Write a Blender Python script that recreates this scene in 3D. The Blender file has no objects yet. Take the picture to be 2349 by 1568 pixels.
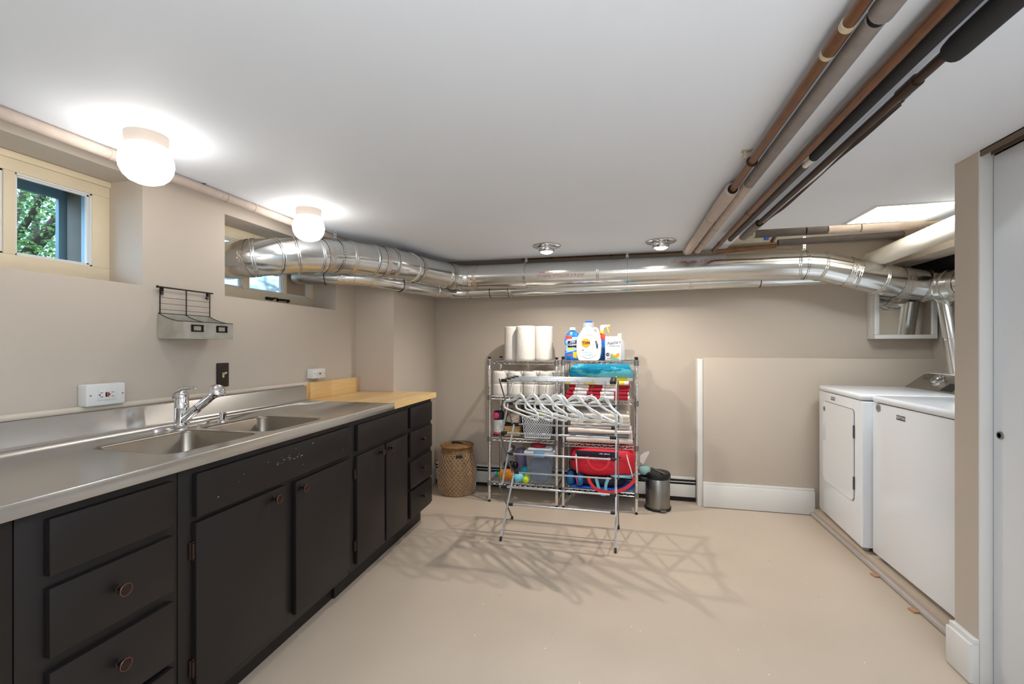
import bpy, bmesh, math, random
from mathutils import Vector, Matrix, noise
from mathutils.geometry import tessellate_polygon
random.seed(7)
S = bpy.context.scene
COL = S.collection
R = math.radians
PI = math.pi

# ---------------------------------------------------------------- camera
cd = bpy.data.cameras.new('camera'); cam = bpy.data.objects.new('camera', cd); COL.objects.link(cam)
cam.location = (0, 0, 1.236)
cam.rotation_euler = (R(90), 0, math.atan(253.5 / 1050))
cd.sensor_width = 36; cd.lens = 36 * 1050 / 2349; cd.shift_y = 11 / 2349
cd.clip_start = 0.02
S.camera = cam
# ---------------------------------------------------------------- view + world
S.view_settings.view_transform = 'Standard'; S.view_settings.look = 'None'
S.view_settings.exposure = 0.0; S.view_settings.gamma = 1.0
S.view_settings.use_curve_mapping = False
W = bpy.data.worlds.new('sky'); S.world = W; W.use_nodes = True
bg = W.node_tree.nodes['Background']
bg.inputs[0].default_value = (0.50, 0.74, 1.0, 1); bg.inputs[1].default_value = 9.0
GLOBE = 15.0; SPOT = 40.0; SPOTW = 38.0; PANEL = 26.0; FILL = 12.5; UPLIGHT = 29.0
# ---------------------------------------------------------------- materials
def lin(h):
    h = h.lstrip('#'); c = [int(h[i:i+2], 16) / 255 for i in (0, 2, 4)]
    return tuple(((x + .055) / 1.055) ** 2.4 if x > .04045 else x / 12.92 for x in c) + (1,)
def mat(name, col, rough=.5, metal=0, var=0, vs=8, bump=0, bs=60, coat=0, emit=0, trans=0, alpha=1, ior=1.45, stretch=None, rv=0, spec=None, sheen=0, bd=.002):
    m = bpy.data.materials.new(name); m.use_nodes = True
    nt = m.node_tree; N = nt.nodes; L = nt.links; p = N['Principled BSDF']
    c = lin(col) if isinstance(col, str) else col
    p.inputs['Base Color'].default_value = c
    p.inputs['Roughness'].default_value = rough; p.inputs['Metallic'].default_value = metal
    p.inputs['IOR'].default_value = ior
    if coat: p.inputs['Coat Weight'].default_value = coat; p.inputs['Coat Roughness'].default_value = .08
    if trans: p.inputs['Transmission Weight'].default_value = trans
    if alpha < 1: p.inputs['Alpha'].default_value = alpha
    if sheen: p.inputs['Sheen Weight'].default_value = sheen
    if spec is not None: p.inputs['Specular IOR Level'].default_value = spec
    if emit: p.inputs['Emission Color'].default_value = c; p.inputs['Emission Strength'].default_value = emit
    tc = N.new('ShaderNodeTexCoord'); mp = N.new('ShaderNodeMapping'); L.new(tc.outputs['Object'], mp.inputs[0])
    if stretch: mp.inputs['Scale'].default_value = stretch
    if var or rv:
        n = N.new('ShaderNodeTexNoise'); n.inputs['Scale'].default_value = vs; n.inputs['Detail'].default_value = 5
        L.new(mp.outputs[0], n.inputs['Vector'])
        if var:
            r = N.new('ShaderNodeMapRange'); r.inputs['From Min'].default_value = .3; r.inputs['From Max'].default_value = .7
            r.inputs['To Min'].default_value = 1 - var; r.inputs['To Max'].default_value = 1 + var
            L.new(n.outputs['Fac'], r.inputs['Value'])
            x = N.new('ShaderNodeVectorMath'); x.operation = 'SCALE'; x.inputs[0].default_value = c[:3]
            L.new(r.outputs[0], x.inputs['Scale']); L.new(x.outputs[0], p.inputs['Base Color'])
        if rv:
            r = N.new('ShaderNodeMapRange'); r.inputs['From Min'].default_value = .3; r.inputs['From Max'].default_value = .7
            r.inputs['To Min'].default_value = max(.02, rough - rv); r.inputs['To Max'].default_value = rough + rv
            L.new(n.outputs['Fac'], r.inputs['Value']); L.new(r.outputs[0], p.inputs['Roughness'])
    if bump:
        n = N.new('ShaderNodeTexNoise'); n.inputs['Scale'].default_value = bs; n.inputs['Detail'].default_value = 4
        L.new(mp.outputs[0], n.inputs['Vector'])
        b = N.new('ShaderNodeBump'); b.inputs['Strength'].default_value = bump; b.inputs['Distance'].default_value = bd
        L.new(n.outputs['Fac'], b.inputs['Height']); L.new(b.outputs[0], p.inputs['Normal'])
    return m
def stripes(name, ca, cb, period, duty=.5, axis=0, off=0, rough=.9, bump=.5):
    m = mat(name, ca, rough, bump=bump, bs=300, sheen=.3); nt = m.node_tree; N = nt.nodes; L = nt.links; p = N['Principled BSDF']
    tc = N.new('ShaderNodeTexCoord'); sx = N.new('ShaderNodeSeparateXYZ'); L.new(tc.outputs['Object'], sx.inputs[0])
    a = N.new('ShaderNodeMath'); a.operation = 'MULTIPLY_ADD'; a.inputs[1].default_value = 1 / period; a.inputs[2].default_value = off + 50
    L.new(sx.outputs[axis], a.inputs[0])
    f = N.new('ShaderNodeMath'); f.operation = 'FRACT'; L.new(a.outputs[0], f.inputs[0])
    g = N.new('ShaderNodeMath'); g.operation = 'GREATER_THAN'; g.inputs[1].default_value = duty; L.new(f.outputs[0], g.inputs[0])
    mx = N.new('ShaderNodeMix'); mx.data_type = 'RGBA'; mx.inputs[6].default_value = lin(ca); mx.inputs[7].default_value = lin(cb)
    L.new(g.outputs[0], mx.inputs[0]); L.new(mx.outputs[2], p.inputs['Base Color'])
    return m
def twotone(name, ca, cb, scale, rough, stretch=(1, 1, 1), lo=.45, hi=.55, bump=0, metal=0, coat=0, detail=4):
    m = mat(name, ca, rough, metal, bump=bump, bs=200, coat=coat, stretch=stretch); nt = m.node_tree; N = nt.nodes; L = nt.links; p = N['Principled BSDF']
    mp = [n for n in N if n.type == 'MAPPING'][0]
    n = N.new('ShaderNodeTexNoise'); n.inputs['Scale'].default_value = scale; n.inputs['Detail'].default_value = detail; L.new(mp.outputs[0], n.inputs['Vector'])
    r = N.new('ShaderNodeMapRange'); r.inputs['From Min'].default_value = lo; r.inputs['From Max'].default_value = hi; L.new(n.outputs['Fac'], r.inputs['Value'])
    mx = N.new('ShaderNodeMix'); mx.data_type = 'RGBA'; mx.inputs[6].default_value = lin(ca); mx.inputs[7].default_value = lin(cb)
    L.new(r.outputs[0], mx.inputs[0]); L.new(mx.outputs[2], p.inputs['Base Color'])
    return m
M = dict(
    wall=mat('taupe_paint', '#c6baac', .62, var=.02, vs=2, bump=.25, bs=45, bd=.003),
    wallb=mat('taupe_paint_back', '#c2b6a8', .6, var=.02, vs=2, bump=.2, bs=45, bd=.003),
    ceil=mat('ceiling_paint', '#e6ebf3', .7, var=.012, vs=1.3, bump=.15, bs=8, bd=.006),
    floor=mat('floor_paint', '#c2b2a0', .40, var=.04, vs=2.2, bump=.3, bs=10, rv=.08, bd=.004),
    creamwood=mat('cream_window_paint', '#e2d3b6', .55, var=.03, vs=9, bump=.4, bs=25, bd=.003),
    whitewood=mat('white_trim_paint', '#e2e1de', .4, bump=.1, bs=30),
    blueframe=mat('blue_grey_paint', '#6f8a99', .5, var=.1, vs=10),
    black=mat('black_cabinet_paint', '#181313', .46, var=.06, vs=5, bump=.12, bs=90, bd=.0006),
    blackk=mat('black_kick_paint', '#171414', .55, var=.1, vs=9, bump=.3, bs=60),
    steel=mat('brushed_steel', '#c9c6c2', .24, 1),
    steelin=mat('basin_steel', '#948b80', .32, 1, var=.04, vs=20, bump=.08, bs=80, bd=.0005),
    chrome=mat('chrome', '#e3e3e5', .05, 1),
    duct=mat('galvanised_steel', '#dcdedd', .20, 1, var=.03, vs=60, bump=.04, bs=5, bd=.006),
    foil=mat('foil_tape', '#d8d4cf', .26, 1, bump=1, bs=85, bd=.004),
    seam=mat('duct_bead', '#e2e3e2', .2, 1),
    copper=mat('old_copper', '#775238', .40, .6, var=.25, vs=18, rv=.12),
    brownpipe=mat('dark_brown_pipe', '#43342b', .5, .5, var=.2, vs=12),
    greyfoam=mat('grey_foam_sleeve', '#857c77', .85, var=.1, vs=25, bump=.4, bs=120),
    palefoam=mat('painted_foam_sleeve', '#b9aa9f', .8, var=.07, vs=20, bump=.5, bs=60),
    darkfoam=mat('dark_foam_sleeve', '#5a5350', .9, var=.1, vs=25, bump=.4, bs=120),
    blackfoam=mat('black_foam_sleeve', '#252527', .8, bump=.4, bs=150),
    pvc=mat('white_plastic_pipe', '#e6ddcd', .35),
    wood=None, galv=mat('weathered_zinc', '#bab8ae', .42, .6, var=.16, vs=22, rv=.1),
    iron=mat('black_wire', '#1c1615', .5, .4),
    enamel=mat('white_enamel', '#edf1f6', .18, coat=.4),
    enamelgrey=mat('grey_seam', '#85878a', .5),
    plastic=mat('white_plastic', '#dfdfdd', .35),
    blackpl=mat('black_plastic', '#1b1c1e', .45),
    greymetal=mat('grey_metal_tube', '#8d8b89', .35, .8),
    alu=mat('aluminium_tube', '#c6cbd2', .28, .85),
    dark=mat('dark_void', '#141110', .9),
    glass=mat('window_glass', '#f4fbff', .02, trans=1, ior=1.02),
    dirtyglass=mat('milky_glass', '#eef4ff', .35, trans=.9, ior=1.02),
    paper=mat('tissue_paper', '#dfdad3', .95, bump=.8, bs=70, bd=.003),
    tube=mat('cardboard_core', '#a58a6a', .9),
    hanger=mat('white_hanger_plastic', '#eef2f2', .4),
    bronze=mat('oil_rubbed_bronze', '#3a3030', .30, .8),
    bronzerim=mat('worn_copper_rim', '#86563f', .4, .7), bronzeh=mat('bronze_hinge', '#4d3c31', .35, .8),
    seagrass=mat('seagrass', '#8f6d48', .85, var=.25, vs=40, bump=.8, bs=70, bd=.003),
    cord=mat('white_cord', '#c9bcae', .8),
    brush=mat('brushed_bin_steel', '#96948f', .33, 1, var=.08, vs=30, stretch=(20, 20, .5)),
    mirror=mat('mirror_glass', '#e8e8e6', .01, 1),
    globe=mat('lit_opal_glass', (1, .95, .89, 1), .3, emit=GLOBE),
    globebase=mat('lamp_collar', '#cdbfb2', .5),
    spot=mat('lit_bulb_face', (1, .92, .82, 1), .3, emit=SPOT),
    panel=mat('lit_panel', (.90, .96, 1, 1), .3, emit=PANEL),
    fill=mat('rear_fill_glow', (.80, .91, 1, 1), .3, emit=FILL),
    ink=mat('red_ink', '#c0415a', .6), navy=mat('navy_ink', '#1d2b5c', .5), white=mat('white_ink', '#f6f6f4', .5),
    greyink=mat('grey_ink', '#6f7174', .5), yellow=mat('yellow_print', '#f2d22e', .5), orange=mat('orange_print', '#f39a1f', .5),
    redp=mat('red_print', '#e2413c', .5), bluep=mat('blue_bottle', '#1a74d0', .25, coat=.4), palebl=mat('pale_blue_print', '#a9cfe8', .5),
    bluecap=mat('blue_cap', '#1f62c9', .4), lime=mat('lime_rubber', '#b7cf2c', .5), teal=mat('teal_rubber', '#1e9fbd', .4),
    sky=mat('light_blue_rubber', '#6fc4d8', .4), orangerub=mat('orange_rubber', '#d98a2b', .5), greenp=mat('green_print', '#6aa58b', .5),
    greenrub=mat('green_rubber', '#2f9a44', .5), blackrub=mat('black_rubber', '#141414', .25), pink=mat('pink_plastic', '#e0447e', .4),
    red=mat('red_nylon', '#dc2339', .6, var=.08, vs=8, bump=.5, bs=9, bd=.01), redlt=mat('red_webbing', '#e0333f', .7),
    navycl=mat('navy_nylon', '#1a1a2c', .6, bump=.4, bs=20), bluecl=mat('blue_nylon', '#1f64a0', .6, bump=.4, bs=20, bd=.006),
    ltblue=mat('light_blue_webbing', '#7cc0d6', .8), brightblue=mat('bright_blue_cloth', '#1560c8', .8, bump=.5, bs=30, bd=.006),
    aqua=mat('aqua_cloth', '#8fb9b4', .9), cream=mat('cream_knit', '#e9dfd3', .95, bump=.8, bs=160, sheen=.3),
    creamp=mat('cream_cotton', '#ead9cf', .95, var=.04, vs=9, bump=.6, bs=30, sheen=.3, bd=.005), greycl=mat('grey_cloth', '#6d7178', .95, bump=.6, bs=160),
    ltgrey=mat('light_grey_cloth', '#c3c3c8', .95, bump=.8, bs=160),
    wicker=mat('pale_wicker', '#c2a06c', .75, var=.15, vs=40, bump=.6, bs=50), lattw=mat('white_lattice', '#d9dde4', .5), latin=mat('grey_basket_lining', '#6c7177', .8),
    clear=mat('clear_plastic', '#dfe8f2', .12, alpha=.35), cleartub=mat('clear_tub_plastic', '#b9c6d8', .2, alpha=.3), lid=mat('frosted_lid', '#dde6ee', .3, alpha=.85), bluel=mat('blue_latch', '#6f9fd0', .4),
    insidetub=mat('grey_blue_bag', '#67748c', .8, var=.2, vs=15), purple=mat('purple_bottle', '#8d82a5', .3, alpha=.75),
    leaf=None, bark=mat('bark', '#4a3c30', .9, bump=.5), soil=mat('soil', '#55503f', .95), siding=mat('pale_siding', '#c9ced3', .7),
    brownrev=mat('brown_grey_reveal', '#6e665c', .8, var=.1), bluerev=mat('daylit_blue_reveal', '#9fb6c4', .6), board=mat('beige_board', '#b7a38c', .8),
    concrete=mat('rough_concrete_edge', '#6f6047', .95, var=.4, vs=30, bump=.8, bs=60), chip=mat('bare_wood_shim', '#b98d6c', .8),
    sticker=mat('silver_sticker', '#a7a8a8', .4, .3), console=mat('console_metal', '#8f887e', .25, .85, var=.04, vs=60, stretch=(.3, 8, 8)),
    badge=mat('badge_grey', '#55585c', .4, .3), brownedge=mat('brown_track', '#6a5a4e', .6), tape=mat('yellowed_tape', '#b9ac90', .5),
    towelblue=twotone('turquoise_towel', '#0e8fb5', '#6fcfe0', 5, .95, stretch=(1, 1, 3.2), lo=.46, hi=.54, bump=.8),
    towely=stripes('yellow_white_stripe', '#ebe7e2', '#e0cb4e', .202, .5, off=.978), towelr=stripes('red_white_stripe', '#e6dfe0', '#ab0a28', .203, .5, off=.887),
    toweledge=mat('white_towel_edge', '#e9e5e2', .95, bump=.6, bs=200), bag=mat('clear_bag', '#e6e9ee', .1, alpha=.22), foilbag=mat('silver_bag', '#c8ccd0', .2, .9, bump=1, bs=40, bd=.01),
    amber=mat('amber_thing', '#c9701c', .5), switchp=mat('brown_switch_plate', '#2c201d', .4), ivory=mat('ivory_toggle', '#d6c89c', .4), redbtn=mat('red_button', '#c33a2c', .4),
    heater=mat('heater_enamel', '#dcdad5', .35), heatdark=mat('heater_gap', '#151515', .6), whitespot=mat('paint_fleck', '#cfd6da', .7),
)
def flecks(m, col, scale, thr, size_in=.08):
    nt = m.node_tree; N = nt.nodes; L = nt.links; p = N['Principled BSDF']; src = p.inputs['Base Color'].links[0].from_socket
    mp = [n for n in N if n.type == 'MAPPING'][0]
    v = N.new('ShaderNodeTexVoronoi'); v.inputs['Scale'].default_value = scale; L.new(mp.outputs[0], v.inputs['Vector'])
    c = N.new('ShaderNodeMath'); c.operation = 'LESS_THAN'; c.inputs[1].default_value = size_in; L.new(v.outputs['Distance'], c.inputs[0])
    sp = N.new('ShaderNodeSeparateXYZ'); L.new(v.outputs['Color'], sp.inputs[0])
    g = N.new('ShaderNodeMath'); g.operation = 'GREATER_THAN'; g.inputs[1].default_value = thr; L.new(sp.outputs[0], g.inputs[0])
    mu = N.new('ShaderNodeMath'); mu.operation = 'MULTIPLY'; L.new(c.outputs[0], mu.inputs[0]); L.new(g.outputs[0], mu.inputs[1])
    mx = N.new('ShaderNodeMix'); mx.data_type = 'RGBA'; L.new(src, mx.inputs[6]); mx.inputs[7].default_value = lin(col); L.new(mu.outputs[0], mx.inputs[0]); L.new(mx.outputs[2], p.inputs['Base Color'])
flecks(M['floor'], '#efe7dc', 26, .90, .07); flecks(M['floor'], '#6d5f55', 17, .93, .05)
# butcher-block wood: strips with different tones
def woodmat():
    m = mat('maple_strips', '#d9b176', .38, coat=.15); nt = m.node_tree; N = nt.nodes; L = nt.links; p = N['Principled BSDF']
    mp = [n for n in N if n.type == 'MAPPING'][0]
    br = N.new('ShaderNodeTexBrick'); br.inputs['Scale'].default_value = 1; br.inputs['Mortar Size'].default_value = .0004
    br.inputs['Brick Width'].default_value = .5; br.inputs['Row Height'].default_value = .032
    br.inputs['Color1'].default_value = lin('#ecca90'); br.inputs['Color2'].default_value = lin('#dcb376'); br.inputs['Mortar'].default_value = lin('#c99a5e')
    rot = N.new('ShaderNodeMapping'); rot.inputs['Rotation'].default_value = (0, 0, R(90)); L.new(mp.outputs[0], rot.inputs[0]); L.new(rot.outputs[0], br.inputs['Vector'])
    n = N.new('ShaderNodeTexNoise'); n.inputs['Scale'].default_value = 6; n.inputs['Detail'].default_value = 8
    m2 = N.new('ShaderNodeMapping'); m2.inputs['Scale'].default_value = (22, 1.2, 22); L.new(mp.outputs[0], m2.inputs[0]); L.new(m2.outputs[0], n.inputs['Vector'])
    r = N.new('ShaderNodeMapRange'); r.inputs['To Min'].default_value = .8; r.inputs['To Max'].default_value = 1.15; L.new(n.outputs['Fac'], r.inputs['Value'])
    x = N.new('ShaderNodeVectorMath'); x.operation = 'SCALE'; L.new(br.outputs['Color'], x.inputs[0]); L.new(r.outputs[0], x.inputs['Scale']); L.new(x.outputs[0], p.inputs['Base Color'])
    return m
M['wood'] = woodmat()
def leafmat():
    m = mat('leaf_green', '#5f8f3a', .5); nt = m.node_tree; N = nt.nodes; L = nt.links; p = N['Principled BSDF']
    g = N.new('ShaderNodeNewGeometry'); cr = N.new('ShaderNodeValToRGB'); L.new(g.outputs['Random Per Island'], cr.inputs[0])
    cr.color_ramp.elements[0].color = lin('#3c5634'); cr.color_ramp.elements[1].color = lin('#8fae5c')
    e = cr.color_ramp.elements.new(.5); e.color = lin('#5f7e4c')
    L.new(cr.outputs[0], p.inputs['Base Color']); p.inputs['Subsurface Weight'].default_value = 0
    t = N.new('ShaderNodeBsdfTranslucent'); L.new(cr.outputs[0], t.inputs[0]); mx = N.new('ShaderNodeMixShader'); mx.inputs[0].default_value = .45
    L.new(p.outputs[0], mx.inputs[1]); L.new(t.outputs[0], mx.inputs[2]); L.new(mx.outputs[0], N['Material Output'].inputs[0])
    return m
M['leaf'] = leafmat()
# ---------------------------------------------------------------- mesh helpers
def NB(): return bmesh.new()
def box(bm, x0, x1, y0, y1, z0, z1, bev=0, seg=2):
    t = bmesh.new() if bev else bm
    v = [t.verts.new((x, y, z)) for z in (z0, z1) for y in (y0, y1) for x in (x0, x1)]
    for f in ((0, 2, 3, 1), (4, 5, 7, 6), (0, 1, 5, 4), (2, 6, 7, 3), (0, 4, 6, 2), (1, 3, 7, 5)): t.faces.new([v[i] for i in f])
    if bev:
        bmesh.ops.bevel(t, geom=t.edges[:], offset=bev, segments=seg, affect='EDGES', profile=.5); merge(bm, t)
    return bm
def merge(bm, t, mtx=None):
    if mtx: bmesh.ops.transform(t, matrix=mtx, verts=t.verts)
    mp = {v: bm.verts.new(v.co) for v in t.verts}
    for f in t.faces:
        try: bm.faces.new([mp[v] for v in f.verts])
        except ValueError: pass
    t.free(); return bm
def frames(pts):
    pts = [Vector(p) for p in pts]; n = len(pts); T = []
    for i in range(n):
        a = (pts[i] - pts[i-1]).normalized() if i else None; b = (pts[i+1] - pts[i]).normalized() if i < n-1 else None
        t = (a + b).normalized() if a and b else (a or b); T.append((t, a, b))
    out = []; t0 = T[0][0]; u = t0.orthogonal().normalized()
    if abs(t0.z) < .9: u = t0.cross(Vector((0, 0, 1))).normalized()
    for i in range(n):
        t, a, b = T[i]
        u = (u - t * u.dot(t)).normalized(); w = t.cross(u)
        k = 1.0; 
        if a and b: k = 1 / max(.5, a.dot(t))
        ax = (a - b) if a and b else None
        out.append((pts[i], t, u, w, k, ax.normalized() if ax and ax.length > 1e-5 else None))
    return out
def tube(bm, pts, r, n=12, cap=True, closed=False):
    if closed:
        pts = [Vector(p) for p in pts]; fr = []; m = len(pts); u = None
        for i in range(m):
            t = (pts[(i+1) % m] - pts[i-1]).normalized()
            if u is None: u = t.orthogonal().normalized()
            u = (u - t * u.dot(t)).normalized(); fr.append((pts[i], t, u, t.cross(u), 1, None))
    else: fr = frames(pts)
    rings = []
    for i, (p, t, u, w, k, ax) in enumerate(fr):
        rr = r[i] if isinstance(r, (list, tuple)) else r; ring = []
        for j in range(n):
            a = 2 * PI * j / n; d = (u * math.cos(a) + w * math.sin(a)) * rr
            if ax and k > 1: d = d + ax * d.dot(ax) * (k - 1)
            ring.append(bm.verts.new(p + d))
        rings.append(ring)
    m = len(rings)
    for i in range(m if closed else m - 1):
        a, b = rings[i], rings[(i+1) % m]
        for j in range(n): bm.faces.new((a[j], a[(j+1) % n], b[(j+1) % n], b[j]))
    if cap and not closed: bm.faces.new(rings[0][::-1]); bm.faces.new(rings[-1])
    return bm
def cyl(bm, p0, p1, r, n=16, r2=None): return tube(bm, [p0, p1], [r, r if r2 is None else r2], n)
def lathe(bm, prof, n=24, c=(0, 0, 0), sx=1, sy=1, ang=None):
    rings = []
    for r, z in prof:
        if r < 1e-6: rings.append([bm.verts.new((c[0], c[1], c[2] + z))])
        else: rings.append([bm.verts.new((c[0] + r * math.cos(2*PI*j/n) * sx, c[1] + r * math.sin(2*PI*j/n) * sy, c[2] + z)) for j in range(n)])
    for a, b in zip(rings, rings[1:]):
        for j in range(n):
            q = [a[j % len(a)], a[(j+1) % len(a)], b[(j+1) % len(b)], b[j % len(b)]]
            q2 = []
            for v in q:
                if v not in q2: q2.append(v)
            if len(q2) > 2: bm.faces.new(q2)
    return bm
def prism(bm, pts, y0, y1, plane='xz'):
    f = {'xz': lambda a, b, c: (a, c, b), 'xy': lambda a, b, c: (a, b, c), 'yz': lambda a, b, c: (c, a, b)}[plane]
    A = [bm.verts.new(f(a, b, y0)) for a, b in pts]; B = [bm.verts.new(f(a, b, y1)) for a, b in pts]
    n = len(pts)
    for i in range(n): bm.faces.new((A[i], A[(i+1) % n], B[(i+1) % n], B[i]))
    for t in tessellate_polygon([[Vector((a, b, 0)) for a, b in pts]]):
        bm.faces.new([A[i] for i in t]); bm.faces.new([B[i] for i in t[::-1]])
    return bm
def ball(bm, c, rx, ry=None, rz=None, u=16, v=10):
    ry = ry or rx; rz = rz or rx
    lathe(bm, [(math.sin(PI*i/v) * 1.0, -math.cos(PI*i/v)) for i in range(v+1)], u)
    vs = bm.verts[:] ; k = 2 + (v-1)*u
    for q in vs[-k:]: q.co = Vector((q.co.x * rx + c[0], q.co.y * ry + c[1], q.co.z * rz + c[2]))
    return bm
def torus(bm, c, axis, r, rt, n=32, m=8):
    ax = Vector(axis).normalized(); u = ax.orthogonal().normalized(); w = ax.cross(u)
    return tube(bm, [Vector(c) + u * r * math.cos(2*PI*i/n) + w * r * math.sin(2*PI*i/n) for i in range(n)], rt, m, closed=True)
def mesh(name, bm, m, smooth=38):
    bmesh.ops.recalc_face_normals(bm, faces=bm.faces)
    me = bpy.data.meshes.new(name); bm.to_mesh(me); bm.free()
    if m: me.materials.append(m if not isinstance(m, str) else M[m])
    if smooth:
        me.polygons.foreach_set('use_smooth', [True] * len(me.polygons)); me.set_sharp_from_angle(angle=R(smooth))
    return me
def link(name, me):
    o = bpy.data.objects.new(name, me); COL.objects.link(o); return o
def tag(o, label, cat, group=None):
    o['label'] = label; o['category'] = cat
    if group: o['group'] = group
    return o
def thing(name, label, cat, loc=(0, 0, 0), rz=0, group=None):
    o = link(name, None); o.location = loc; o.rotation_euler = (0, 0, rz); o.empty_display_size = .05
    return tag(o, label, cat, group)
def part(name, bm, m, parent, label=None, kind=None, loc=None, rot=None, smooth=38):
    o = link(name, mesh(name, bm, m, smooth)); o.parent = parent
    if label: o['label'] = label
    if kind: o['kind'] = kind
    if loc: o.location = loc
    if rot: o.rotation_euler = rot
    return o
def solo(name, bm, m, label, cat, loc=(0, 0, 0), rz=0, group=None, rot=None):
    o = link(name, mesh(name, bm, m)); o.location = loc; o.rotation_euler = rot or (0, 0, rz)
    return tag(o, label, cat, group)
def struct(name, bm, m, parent=None, smooth=38):
    o = link(name, mesh(name, bm, m, smooth)); o.parent = parent
    if not parent: o['kind'] = 'structure'
    return o
def sempty(name, loc=(0, 0, 0)):
    o = link(name, None); o.location = loc; o['kind'] = 'structure'; return o
def copy_tree(o, parent=None):
    c = o.copy(); COL.objects.link(c); c.parent = parent
    for ch in list(o.children): copy_tree(ch, c)
    return c
def text(s, size, name, m, parent, loc, rot, ext=.0006, wrap=None, shear=0, sx=1, bold=0):
    cu = bpy.data.curves.new('t', 'FONT'); cu.body = s; cu.size = size; cu.extrude = ext; cu.align_x = 'CENTER'; cu.align_y = 'CENTER'; cu.shear = shear; cu.resolution_u = 3
    cu.offset = bold
    t = bpy.data.objects.new('t', cu); me = bpy.data.meshes.new_from_object(t); bpy.data.objects.remove(t); bpy.data.curves.remove(cu)
    me.name = name; me.materials.clear(); me.materials.append(M[m])
    for v in me.vertices:
        v.co.x *= sx
        if wrap: # bend round a horizontal cylinder of radius wrap: local y -> arc
            a = v.co.y / wrap; rr = wrap + v.co.z; v.co = Vector((v.co.x, math.sin(a) * rr, math.cos(a) * rr - wrap))
    o = link(name, me); o.parent = parent; o.location = loc; o.rotation_euler = rot
    return o
def strut(bm, a, b, w, h):   # rectangular bar from a to b, w across x, h other
    a = Vector(a); b = Vector(b); t = (b - a).normalized(); u = Vector((1, 0, 0)); v = t.cross(u).normalized()
    q = [bm.verts.new(p + u*sx*w/2 + v*sy*h/2) for p in (a, b) for sx, sy in ((-1, -1), (1, -1), (1, 1), (-1, 1))]
    for f in ((0, 3, 2, 1), (4, 5, 6, 7), (0, 1, 5, 4), (1, 2, 6, 5), (2, 3, 7, 6), (3, 0, 4, 7)): bm.faces.new([q[i] for i in f])
def smoothpath(pts, k=6):
    pts = [Vector(p) for p in pts]; out = []
    for i in range(len(pts) - 1):
        p0 = pts[max(i-1, 0)]; p1 = pts[i]; p2 = pts[i+1]; p3 = pts[min(i+2, len(pts)-1)]
        for j in range(k):
            t = j / k
            out.append(.5 * ((2*p1) + (p2-p0)*t + (2*p0-5*p1+4*p2-p3)*t*t + (3*p1-p0-3*p2+p3)*t**3))
    return out + [pts[-1]]

def blob(b, c, hx, hy, hz, p=3.2, nz=.012, seed=0, u=36, v=20, fq=7):
    vs = []
    s = lambda a, k: math.copysign(abs(a) ** (2 / k), a)
    rows_ = []
    for i in range(v + 1):
        th = -PI/2 + PI * i / v; row = []
        for j in range(u):
            ph = 2 * PI * j / u; q = Vector((hx * s(math.cos(th), p) * s(math.cos(ph), p), hy * s(math.cos(th), p) * s(math.sin(ph), p), hz * s(math.sin(th), p)))
            q += q.normalized() * nz * noise.noise(q * fq + Vector((seed, 0, 0))); row.append(b.verts.new(q + Vector(c)))
        rows_.append(row)
    for i in range(v):
        for j in range(u): b.faces.new((rows_[i][j], rows_[i][(j+1) % u], rows_[i+1][(j+1) % u], rows_[i+1][j]))
    bmesh.ops.remove_doubles(b, verts=b.verts, dist=.0003)

# ================================================================ STRUCTURE
WL = -1.905; ZC = 1.95; ZU = 2.16; YB = 3.93; YF = -2.2
b = NB()
for y0, y1, z0, z1 in ((YF, .40, 0, ZU), (.40, 1.463, 0, 1.487), (.40, 1.463, 1.92, ZU), (1.463, 1.86, 0, ZU), (1.86, 2.757, 0, 1.487), (1.86, 2.757, 1.89, ZU), (2.757, 4.2, 0, ZU)):
    box(b, -2.34, WL, y0, y1, z0, z1)
struct('wall_left', b, 'wall')
b = NB(); box(b, -2.34, 2.6, YF, 4.3, -.1, 0); struct('floor', b, 'floor')
b = NB(); prism(b, [(WL, 3.0), (-1.60, 3.0), (-1.668, YB), (WL, YB)], 0, ZU, 'xy'); struct('wall_pillar', b, 'wall')
b = NB(); box(b, WL, 2.4, YB, YB + .12, 0, ZU); struct('wall_back', b, 'wallb')
b = NB(); box(b, .605, 2.19, 3.80, YB, 0, 1.152, .004); struct('wall_back_low_half', b, 'wallb')
b = NB(); box(b, 2.175, 2.3, 2.15, YB, 0, ZU); struct('wall_right', b, 'wall')
b = NB(); box(b, 1.31, 2.3, 2.10, 2.15, 0, ZU); box(b, 1.265, 1.31, 2.03, 2.15, 0, ZC); struct('wall_right_stub', b, 'wallb')
b = NB(); box(b, 1.266, 1.31, 2.022, 2.030, .002, ZC, .001); struct('trim_1', b, 'whitewood')
b = NB(); box(b, WL, 2.3, YF - .1, YF, 0, ZU); struct('wall_front', b, 'wall')
b = NB(); box(b, 1.36, 1.46, YF, 2.10, 0, ZU); struct('wall_right_near', b, 'wall')
# ceiling: lowered board, cavity above, openings for the panel light
b = NB()
PX0, PX1, PY0, PY1 = 1.262, 1.60, 2.70, 3.03
box(b, WL, .735, YF, 3.62, ZC, ZC + .02)
box(b, .735, PX0, YF, 3.07, ZC, ZC + .02); box(b, PX0, PX1, YF, PY0, ZC, ZC + .02); box(b, PX0, PX1, PY1, 3.07, ZC, ZC + .02)
box(b, PX1, 2.2, YF, 3.07, ZC, ZC + .02)
struct('ceiling', b, 'ceil')
b = NB(); box(b, WL - .4, 2.4, YF, 4.2, ZU, ZU + .06); struct('ceiling_upper', b, mat('cream_joist_paint', '#d8cbb8', .7))
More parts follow.
